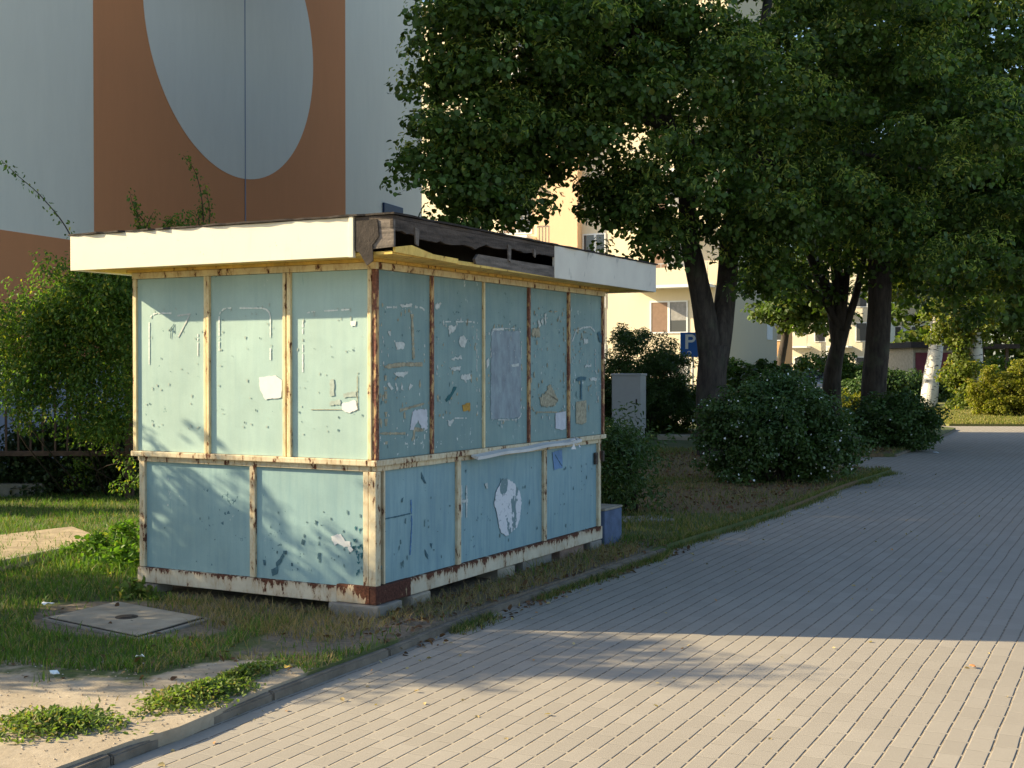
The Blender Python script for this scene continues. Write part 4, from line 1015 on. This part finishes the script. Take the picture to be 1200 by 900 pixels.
for _ in range(2600):
    q = kworld(rg.uniform(-.75,-.03), rg.uniform(-.2,1.5))
    if pip(q.x,q.y,verge_poly) and not pip(q.x,q.y,mh_poly): kp.append((q.x,q.y))
tag(blades('dry_tufts', kp, .075, .004, dry, 1.2), kind='stuff')
# far lawn blades
lp = [(rg.uniform(11.4,24), 34.3+ 14*rg.random()**1.6) for _ in range(30000)]
lp = [q for q in lp if pip(q[0], q[1], LAWN)]
tag(blades('lawn_grass', lp, .07, .02, leaf_mat('sunny lawn blade', (.13,.15,.03), .35, (.27,.22,.08), .35, .35, .7), .8), kind='stuff')

# weeds
def weed(name, label, cx, cy, rx, ry, h, n, lm, leaf, ang=0.0, group=None):
    t = []; 
    for _ in range(n):
        a = random.uniform(0,6.28); q = abs(random.gauss(0,.58)) if random.random() < .8 else math.sqrt(random.random())*1.25; dx, dy = rx*q*math.cos(a), ry*q*math.sin(a)
        k = 1 + .5*mnoise.noise(Vector((math.cos(a)*1.6, math.sin(a)*1.6+cx, cy)))
        t.append((cx+(dx*math.cos(ang)-dy*math.sin(ang))*k, cy+(dx*math.sin(ang)+dy*math.cos(ang))*k, h*random.random()*max(.1, 1-.6*q*q)))
    p = np.array(t)-np.array((cx,cy,0)); nn = np.tile((0,0,1.0),(n,1))+RNG.normal(0,.5,(n,3))
    o = leaves(name, p, nn, RNG.uniform(*leaf,n), lm, None, aspect=.55, droop=-.25); o.location = (cx,cy,.004)
    return tag(o, label, 'weed', group)
wg = leaf_mat('weed leaf', (.125,.185,.042), .35, (.22,.18,.06), .14, .35, .6)
c = G(66,852); weed('weed_patch', 'low round weed patch on the sandy corner', c.x, c.y, .28, .19, .055, 2600, wg, (.014,.034), .1)
c = G(240,818); weed('weed_patch', 'long low weed patch spilling over the kerb', c.x-.02, c.y+.02, .34, .15, .06, 3000, wg, (.014,.034), .9)
c = G(300,800); weed('weed_patch', 'narrow weed patch running on along the kerb behind the long one', c.x-.08, c.y+.12, .32, .08, .05, 1200, wg, (.014,.032), 1.05)
for px, py, lb in ((150,668,'tuft of broad leafed weeds beside the left kiosk base'), (118,655,'sunlit leafy weed tuft at the end of the concrete edging'), (163,700,'dark leafy weed under the left kiosk block'), (150,640,'taller sunlit weed tuft touching the kiosk side')):
    c = G(px,py); kk = .55 if px == 163 else 1; weed('leafy_weed', lb, c.x-.04, c.y, .26*kk, .22*kk, .20*kk, int(700*kk*kk), leaf_mat('lush weed leaf', (.085,.17,.022), .35, (.18,.2,.04), .06, .4, .5) if px != 163 else wg, (.03,.065))

# fallen leaves and small litter
def flat_leaves(name, pts, size, lm):
    p = np.array(pts); n = np.tile((0,0,1.0),(len(p),1))
    return leaves(name, p, n, RNG.uniform(*size,len(p)), lm, None, aspect=.7, droop=0)
brown = leaf_mat('fallen brown leaf', (.125,.068,.036), .5, (.22,.15,.07), .15, .15, .8)
fl = []
for _ in range(9000):
    y = rg.uniform(11.5,24); x = rg.uniform(.8,8)
    if not pip(x,y,verge_poly): continue
    if inell(x,y,LITTER,1.05) or rg.random() < .07: fl.append((x,y,rg.uniform(.008,.04)))
for _ in range(700):
    q = kworld(rg.uniform(-.6,LX+.6), rg.uniform(-.6,.0)); z = .012 if pip(q.x,q.y,verge_poly) else PZ+.008
    fl.append((q.x,q.y,z))
for _ in range(90):
    fl.append((rg.uniform(-3,-.9), rg.uniform(6.25,8.2), .012))
fl = [q for q in fl if q[2] < PZ+.02 or pip(q[0],q[1],verge_poly)]
tag(flat_leaves('leaf_litter', fl, (.025,.055), brown), kind='stuff')
pl = []
for a, b in zip(kpts, kpts[1:]):
    dd = b-a; u = dd.normalized(); nn = Vector((u.y,-u.x,0))
    for _ in range(int(dd.length*9)):
        q = a+dd*rg.random()+nn*(.08+abs(rg.gauss(0,.18))); pl.append((q.x,q.y,PZ+.006))
for _ in range(240): pl.append((rg.uniform(-1.5,6), rg.uniform(4.8,16)+.0, PZ+.006))
pl = [q for q in pl if not pip(q[0],q[1],verge_poly)]
pale = leaf_mat('pale dry leaf', (.42,.34,.18), .4, (.5,.25,.1), .15, .2, .8)
tag(flat_leaves('scattered_leaves', pl, (.015,.035), pale), kind='stuff')
pb = []
for _ in range(2600):
    y = rg.uniform(4.6,7.4); x = rg.uniform(-3.2,-.7)
    if pip(x,y,verge_poly) and inell(x,y,SAND,1.15): pb.append((x,y,.002))
pb = np.array(pb); V_ = np.array([(1,0,0),(0,1,0),(-1,0,0),(0,-1,0),(0,0,.8),(.1,.1,-.3)])
sz = RNG.uniform(.0015,.0075,(len(pb),1,1))*RNG.uniform(.6,1.3,(len(pb),1,3)); V = pb[:,None,:] + V_[None]*sz
tag(mesh_from('gravel', V, 6, [(0,1,4),(1,2,4),(2,3,4),(3,0,4)], leaf_mat('small pebbles', (.30,.25,.19), .5, (.5,.46,.4), .15, .0, .9)), kind='stuff')
def scrap(name, label, px, py, z, s, m, cat, seed):
    g = random.Random(seed); mb = MB(); pts = []
    for k in range(9):
        a = k/9*6.283; r_ = s*g.uniform(.6,1); pts.append((math.cos(a)*r_, math.sin(a)*r_*.7, g.uniform(.004,.02)))
    top = mb.bm.verts.new((0,0,s*.35)); vs = [mb.bm.verts.new(v) for v in pts]
    for i in range(9): mb.bm.faces.new((top, vs[i], vs[(i+1)%9]))
    mb.bm.faces.new(vs[::-1])
    o = mb.build(name, m); o.location = G(px,py,z); o.rotation_euler = (0,0,g.uniform(0,6)); return tag(o, label, cat)
litw = plain('crumpled white litter', (.72,.74,.76), .6, .1)
scrap('litter_scrap', 'white crumpled scrap in the shaded grass below the manhole cover', 164,771, .03,.035,litw,'litter',1)
scrap('litter_scrap', 'pale blue crumpled scrap at the dark edge of the sand', 64,791,.03,.035,plain('pale blue litter',(.6,.7,.72),.6,.1),'litter',2)
scrap('litter_scrap', 'white flattened scrap in the grass left of the manhole cover', 55,709,.03,.05,litw,'litter',3)
scrap('litter_scrap', 'white paper scrap on the paving beside the long weed patch', 275,824,PZ,.022,litw,'litter',4)
scrap('litter_scrap', 'white crumpled paper at the far path corner by the round bush', 1097,531,PZ,.09,litw,'litter',5)
scrap('dry_leaf', 'orange dry leaf lying on the sunny paving', 1140,783,PZ,.030,plain('orange dry leaf',(.5,.22,.08),.8,.2),'leaf',6)
scrap('dry_leaf', 'yellow dry leaf caught in the weeds at the kerb', 338,783,.03,.03,plain('yellow dry leaf',(.55,.38,.08),.8,.2),'leaf',7)

# ------------------------------------------------------------------ fence
fb = P(152,583,14.9); fb.z = 0
fence = empty('metal_fence', fb, 0, 'rusty brown bar fence behind the climbing shrub', 'fence')
rustm = plain('rusty brown steel', (.085,.052,.038), .85, .35, 12)
MB().box(-.045,.045,-.045,.045,-.05,1.75,.006).build('post', rustm, fence)
o = MB().box(-2.35,-2.26,-.045,.045,-.05,1.75,.006).build('post', rustm, fence)
MB().box(-4.66,-4.57,-.045,.045,-.05,1.75,.006).build('post', rustm, fence)
MB().box(-4.7,-.046,-.025,.025,.50,.56,.004).build('rail', rustm, fence)
MB().box(-4.7,-.046,-.025,.025,1.60,1.66,.004).build('rail', rustm, fence)
for k in range(31):
    x = -.15-.145*k
    if abs(x+2.305) < .07: continue
    MB().box(x-.011,x+.011,-.011,.011,.561,1.599).build('bar', rustm, fence)
pl_ = empty('stone_plinth', P(20,567,15.2), 0, 'broken grey stone lying under the fence', 'stone'); pl_.location.z = 0
MB().box(-.45,.35,-.12,.12,-.02,.16,.03).build('stone', concrete, pl_)

# ------------------------------------------------------------------ mural building (left)
W0 = Vector((-6.6,20,0)); WD = Vector((.319,.948,0)).normalized(); WN = Vector((WD.y,-WD.x,0))
mural = empty('mural_building', W0, math.atan2(WD.y,WD.x), 'tall grey block with rust brown panel and big pale oval painted on its wall', 'building')
T1, T2, HB = -5.4, 13.4, 15.0
def render_mat(name, c, var=.045):
    m = NT(name); st = m.ramp(m.noise(1.6, 7, .7, stretch=(2.2,2.2,.45)), .25,.75); b_ = m.mix(st, mul(c,1-var), mul(c,1+var))
    b_ = m.mix(m.ramp(m.noise(.35,4), .35,.7,0,.25), b_, mul(c,.9)); m.col(b_); m.rough(.92); m.bump(m.noise(90,3,.7), .15, .01); return m.m
grey_w = render_mat('blue grey render', (.76,.70,.58)); rust_w = render_mat('rust brown render', (.62,.25,.105)); oval_w = render_mat('pale grey render', (.72,.665,.57)); dark_w = render_mat('dark grey plinth', (.26,.27,.33))
MB().prism([(T1,0,-.2),(T2,0,-.2),(T2-6,12,-.2),(T1,12,-.2)], (0,0,HB+.2)).build('wall', grey_w, mural)  # hidden far end slanted to shorten the shadow across the path
MB().prism([(T1-.1,-.1,HB+.002),(T2+.1,-.1,HB+.002),(T2-5.9,12.1,HB+.002),(T1-.1,12.1,HB+.002)], (0,0,.3)).build('roof', felt, mural)
MB().box(T1, T2-.003, -.012, -.001, -.1, 1.65).build('plinth', dark_w, mural)
MB().box(T1, T2-.003, -.010, -.001, 1.653, 3.50).build('painted_band', rust_w, mural)
MB().box(0, 8.94, -.010, -.001, 3.503, HB-.5).build('painted_panel', rust_w, mural)
ov = [(4.34+3.04*math.cos(a), -.011, 7.93+2.78*math.sin(a)) for a in np.linspace(0,2*math.pi,96,endpoint=False)]
MB().prism(ov, (0,-.006,0)).build('painted_oval', oval_w, mural)
MB().box(4.565, 4.60, -.022, -.0172, 3.51, HB-.5).build('wall_seam', dark_w, mural)
mb = MB(); s0, z0 = on_plane(448,258,(W0.x,W0.y),(WD.x,WD.y)); s1_, z1_ = on_plane(470,240,(W0.x,W0.y),(WD.x,WD.y))
mb.box(s0, s1_, -.06, -.002, z0-.15, z1_-.08, .01); mb.build('wall_plaque', plain('navy enamel', (.012,.028,.075), .4, .1), mural)

# ------------------------------------------------------------------ yellow apartment block
Y0 = P(852,470,60); Y0.z = 0
yb = empty('apartment_block', Y0, math.atan2(KR.y,KR.x), 'sunlit yellow and peach apartment block with balconies behind the forked tree', 'building')
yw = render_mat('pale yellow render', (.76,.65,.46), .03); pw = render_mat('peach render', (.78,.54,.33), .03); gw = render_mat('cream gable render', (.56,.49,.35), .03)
wfr = plain('white window frame', (.78,.78,.76), .5, .04); pane = glass_mat('window glass', (.06,.065,.07)); blind = plain('brown roller blind', (.26,.17,.12), .8, .1); blind2 = plain('grey lace curtain', (.30,.29,.28), .9, .2)
rail_m = plain('grey railing steel', (.45,.45,.44), .5, .1)
def yl_(px, py): return on_plane(px, py, (Y0.x,Y0.y), (KL.x,KL.y))
LB = 20.0; HY = yl_(520,14)[1]
# local: x along KR (gable), y along KL (sunlit front, outward -x)
MB().box(0, 8.3, 0, LB, -.3, HY).build('wall', yw, yb)
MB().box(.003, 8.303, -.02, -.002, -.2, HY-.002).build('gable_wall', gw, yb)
MB().box(-.5, 8.6, -.3, LB+.3, HY+.002, HY+.45).build('roof', plain('pale cornice', (.66,.62,.54), .8, .05), yb)
sa, _ = yl_(682,260); sb_, _ = yl_(635,260); sc_, _ = yl_(592,260)
MB().box(-.55, -.002, sa, sb_, -.1, HY-.01).build('stair_bay', pw, yb)
MB().box(-.06, -.002, sc_, sb_-.002+ .0, -.1, HY-.012) .build('bay_panel', gw, yb) if False else None
ST = 2.75
w1a, w1t = yl_(710,273); w1b, w1z = yl_(683,297); w2a, w2t = yl_(804,352); w2b, w2z = yl_(762,391); b1, bz0 = yl_(838,337); b2_, bz1 = yl_(745,307)
def window(y0, y1, z0, z1, split=(.5,), shade=(0,), x=0.0):
    f = MB(); t = .07
    f.box(x-.05, x-.002, y0, y0+t, z0, z1); f.box(x-.05, x-.002, y1-t, y1, z0, z1); f.box(x-.05, x-.002, y0+t, y1-t, z0, z0+t); f.box(x-.05, x-.002, y0+t, y1-t, z1-t, z1)
    ys = [y0+t] + [y0+(y1-y0)*s for s in split] + [y1-t]
    for s in ys[1:-1]: f.box(x-.052, x-.003, s-.06, s+.06, z0+t, z1-t)
    fo = f.build('window', wfr, yb)
    for i, (a, b) in enumerate(zip(ys, ys[1:])):
        q0 = a+(.06 if i else 0); q1 = b-(.06 if i < len(ys)-2 else 0)
        MB().box(x-.022, x-.004, q0, q1, z0+t, z1-t).build('pane', pane, fo)
        if i in shade: MB().box(x-.030, x-.023, q0, q1, z0+t+(.35*(z1-z0) if i % 2 == 0 else 0), z1-t).build('blind', blind if i % 2 else blind2, fo)
    return fo
for k in range(-1, 6):
    dz = ST*(k-1) if k >= 0 else -ST*2
    for zz0, zz1, ya, yb_ in ((w1z, w1t, w1a, w1b),):
        if 0 < zz0+dz < HY-2: window(ya, yb_, zz0+dz, zz1+dz, (.45,), ())
for k in range(-1, 6):
    dz = ST*k
    if w2z+dz < .4 or w2t+dz > HY-.4: continue
    window(w2a-.1, w2b, w2z+dz, w2t+dz, (.5,), (0,1))
    if k >= 0 and bz1+dz < HY-2:
        z0 = bz0+dz
        MB().box(-1.1, -.002, b1, b2_, z0, z0+.14).build('balcony_slab', wfr, yb)
        pb = MB().box(-1.1, -1.02, b1, b2_, z0+.142, z0+.95).build('balcony_parapet', yw, yb)
        MB().box(-1.02, -.003, b2_-.08, b2_, z0+.142, z0+.95).build('balcony_parapet', yw, yb)
        r_ = MB(); r_.box(-1.08,-1.04, b1, b2_, z0+1.12, z0+1.16)
        for q in range(8): yy = b1+(b2_-b1)*q/7.01; r_.box(-1.075,-1.045, yy, yy+.03, z0+.952, z0+1.119)
        r_.build('balcony_railing', rail_m, pb)
# left balconies beside the stair bay
for k in range(0, 5):
    dz = ST*k - ST
    la, lz = yl_(634,280); lb_, lt_ = yl_(560,245)
    z0 = lz+dz
    if z0 < 1 or z0 > HY-3: continue
    MB().box(-1.0, -.002, la+.3, lb_, z0, z0+.14).build('balcony_slab', wfr, yb)
    r_ = MB(); r_.box(-.98,-.94, la+.3, lb_, z0+1.08, z0+1.12); r_.box(-.98,-.94, la+.3, lb_, z0+.25, z0+.28)
    for q in range(20): yy = la+.3+(lb_-la-.33)*q/19; r_.box(-.97,-.95, yy, yy+.02, z0+.282, z0+1.078)
    r_.build('balcony_railing', rail_m, yb)
    window(la+.5, la+2.2, z0+.3, z0+2.2, (.5,), (1,))
sg, zg = on_plane(902,378,(Y0.x,Y0.y),(KR.x,KR.y)); sg2, zg2 = on_plane(898,398,(Y0.x,Y0.y),(KR.x,KR.y))
MB().box(min(sg,sg2), max(sg,sg2)+.35, -.06, -.022, zg2, zg, .01).build('meter_box', wfr, yb)

# ------------------------------------------------------------------ far buildings at right
def far_block(name, label, px0, px1, Y, h, cols, storeys, wall, seed, depth=9, balc=True, z_first=.9):
    a, b = P(px0,430,Y), P(px1,430,Y); wdt = b.x-a.x
    t = empty(name, Vector((a.x,Y,0)), R(-28), label, 'building'); wdt *= 1.1
    MB().box(0,wdt,0,depth,-.2,h).build('wall', wall, t); MB().box(-.3,wdt+.3,-.4,depth+.3,h+.002,h+.35).build('roof', plain('grey roof', (.22,.2,.18), .8), t)
    for s in range(storeys):
        for c_ in range(cols):
            x0 = wdt*(c_+.25)/cols; x1 = wdt*(c_+.72)/cols; z0 = z_first+2.75*s
            if z0+1.5 > h: continue
            f = MB().box(x0-.08,x1+.08,-.06,-.002,z0-.08,z0+1.48).build('window', wfr, t); MB().box(x0,x1,-.075,-.061,z0,z0+1.4).build('pane', pane, f)
            if balc and c_ % 2 == 0:
                bo = MB().box(x0-.5,x1+.5,-1.2,-.003,z0-.55,z0-.40).build('balcony_slab', wfr, t); MB().box(x0-.5,x1+.5,-1.2,-1.12,z0-.398,z0+.45).build('balcony_parapet', wall, bo)
                MB().box(x0-.5,x0-.35,-1.19,-1.05,z0+.452,z0+2.3).build('balcony_column', wfr, t)
    return t
far_block('apartment_block', 'far cream apartment house with white balcony columns between the trees', 926, 1012, 104, 10, 4, 3, render_mat('cream render', (.66,.60,.46), .03), 1)
far_block('apartment_block', 'distant orange and white house edge beside the yellow gable', 906, 919, 98, 8, 1, 2, render_mat('orange render', (.62,.36,.17), .03), 2, balc=False, depth=2)
far_block('apartment_block', 'far beige house behind the thick trunk', 1014, 1078, 112, 7.5, 3, 2, render_mat('beige render', (.62,.55,.40), .03), 3)
ga, gb = P(1070,430,66), P(1118,430,66)
gar = empty('garage', Vector((ga.x,66,0)), 0, 'dark red garage with flat black roof behind the leaning birch', 'garage'); gw_ = gb.x-ga.x
MB().box(0,gw_,0,5,-.1,2.55).build('wall', plain('beige garage wall', (.42,.36,.26), .9), gar)
MB().box(-.3,gw_+.3,-.6,5.2,2.552,2.85).build('roof', felt, gar)
for k in range(2): MB().box(.12+gw_*k/2, gw_*(k+1)/2-.12, -.06,-.002, 0, 2.3).build('garage_door', plain('dark red door', (.16,.03,.035), .6, .15), gar)
ca, cb = P(1150,430,58), P(1182,430,58)
cp = empty('carport', Vector((ca.x,58,0)), 0, 'open wooden carport with dark roof behind the golden bush', 'carport'); cw = cb.x-ca.x
MB().box(-.4,cw+.4,-.3,4,2.4,2.6).build('roof', felt, cp)
for x in (0, cw-.12):
    for y in (0, 3.6): MB().box(x,x+.12,y,y+.12,-.1,2.398).build('post', raw_wood, cp)
MB().box(.13,cw-.13,3.7,3.76,0,2.2).build('back_wall', plain('red brown boards', (.2,.06,.045), .8), cp)

# ------------------------------------------------------------------ cars
def car(label, loc, rz, paint, scale=1.0):
    t = empty('parked_car', loc, rz, label, 'car', None)
    prof = [(-2.1,.35),(-2.15,.75),(-1.95,.98),(-1.55,1.02),(-.95,1.42),(.45,1.45),(1.1,1.02),(1.95,.88),(2.15,.62),(2.12,.35)]
    mb = MB(); mb.prism([(x,-.85,z) for x,z in prof], (0,1.7,0)); bmesh.ops.bevel(mb.bm, geom=mb.bm.edges[:], offset=.06, segments=2, affect='EDGES'); mb.build('body', paint, t)
    gm = glass_mat('car glass', (.02,.022,.025))
    for s in (-1,1):
        mb = MB(); y = s*.852; mb.prism([(-1.35,y,1.03),(-.9,y,1.36),(.38,y,1.38),(.88,y,1.03)], (0,s*.006,0)); mb.build('side_window', gm, t)
        mb = MB(); mb.prism([(-2.10,s*.5,.78),(-2.10,s*.78,.78),(-2.0,s*.78,.95),(-2.0,s*.5,.95)], (-.07,0,0)); mb.build('tail_light', plain('red lamp', (.35,.01,.01), .3), t)
        mb = MB(); mb.prism([(2.05,s*.45,.66),(2.05,s*.75,.66),(1.98,s*.75,.82),(1.98,s*.45,.82)], (.1,0,0)); mb.build('headlight', wfr, t)
        for x in (-1.35,1.35):
            mb = MB(); mb.tube([(x,s*.72,.32),(x,s*.88,.32)], .32, 18); wo = mb.build('wheel', plain('black tyre', (.02,.02,.02), .8), t)
            mb = MB(); mb.tube([(x,s*.881,.32),(x,s*.892,.32)], .19, 14); mb.build('rim', galv, wo)
    mb = MB(); mb.prism([(-1.60,-.66,1.045),(-1.60,.66,1.045),(-1.02,.56,1.40),(-1.02,-.56,1.40)], (-.03,0,.03)); mb.build('rear_window', gm, t)
    mb = MB(); mb.prism([(1.1,-.66,1.045),(1.1,.66,1.045),(.52,.56,1.42),(.52,-.56,1.42)], (.03,0,.03)); mb.build('windscreen', gm, t)
    MB().box(-2.2,-2.155,-.26,.26,.55,.66).build('number_plate', wfr, t)
    return t
c1 = P(962,440,62); c1.z = -.07
car('silver grey car with red tail lights seen from behind by the slim tree', c1, R(75), plain('silver paint', (.30,.31,.33), .3, .03, metal=.4))

# ------------------------------------------------------------------ cabinet, railing, sign
cbp = G(737,515); 
cab = empty('utility_cabinet', cbp, R(-24), 'grey metal utility cabinet standing on the verge behind the kiosk', 'cabinet')
cabm = plain('grey cabinet paint', (.47,.47,.47), .55, .06, 3)
MB().box(-.30,.30,-.17,.17,0,.24,.006).build('base', plain('pale cabinet plinth', (.40,.39,.37), .8, .15), cab)
MB().box(-.32,.32,-.19,.19,.242,1.36,.008).build('body', cabm, cab)
MB().box(-.34,.34,-.21,.21,1.362,1.41,.01).build('lid', cabm, cab)
d_ = MB().box(-.29,.29,-.196,-.189,.27,1.33,.003).build('door', cabm, cab)
MB().box(.22,.25,-.215,-.197,.75,.87,.004).build('handle', iron, d_)
sp_ = MB().box(-.36,.36,-.2,.2,-.02,.10,.02).build('concrete_slab', concrete_warm); sp_.location = G(790,515); sp_.rotation_euler = (0,0,R(-6)); tag(sp_, 'pale concrete slab lying beside the grey cabinet under the hedge', 'slab')

YS = 33.0
sgc = P(812,404,YS); sign = empty('parking_sign', Vector((sgc.x, YS, 0)), 0, 'square blue parking sign with white P partly behind the forked trunk', 'sign')
MB().tube([(0,.03,-.05),(0,.03,sgc.z+.28)], .03, 10).build('pole', rail_m, sign)
MB().box(-.33,.33,-.012,.0,sgc.z-.32,sgc.z+.32,.004).build('sign_plate', plain('parking sign blue', (.02,.12,.42), .4, .04), sign)
mb = MB(); zc = sgc.z+.08; x0 = -.20
mb.box(x0, x0+.075, -.017,-.0125, zc-.19, zc+.19)
ro, ri = .105, .042; zz = zc+.085
outer = [(x0+.0755,zz+ro),(x0+.16,zz+ro)] + [(x0+.16+ro*math.sin(a), zz+ro*math.cos(a)) for a in np.linspace(.2,math.pi-.2,10)] + [(x0+.16,zz-ro),(x0+.0755,zz-ro)]
inner = [(x0+.0755,zz+ri),(x0+.16,zz+ri)] + [(x0+.16+ri*math.sin(a), zz+ri*math.cos(a)) for a in np.linspace(.2,math.pi-.2,10)] + [(x0+.16,zz-ri),(x0+.0755,zz-ri)]
for i in range(len(outer)-1):
    mb.prism([(outer[i][0],-.0125,outer[i][1]),(outer[i+1][0],-.0125,outer[i+1][1]),(inner[i+1][0],-.0125,inner[i+1][1]),(inner[i][0],-.0125,inner[i][1])], (0,-.0045,0))
mb.build('letter', wfr, sign)
mb = MB()
for i in range(14):
    a0, a1 = i/14*6.283, (i+1)/14*6.283
    mb.prism([(-.10+.06*math.cos(a0),-.0125,sgc.z-.22+.06*math.sin(a0)),(-.10+.06*math.cos(a1),-.0125,sgc.z-.22+.06*math.sin(a1)),(-.10+.04*math.cos(a1),-.0125,sgc.z-.22+.04*math.sin(a1)),(-.10+.04*math.cos(a0),-.0125,sgc.z-.22+.04*math.sin(a0))], (0,-.0045,0))
mb.build('symbol', wfr, sign)
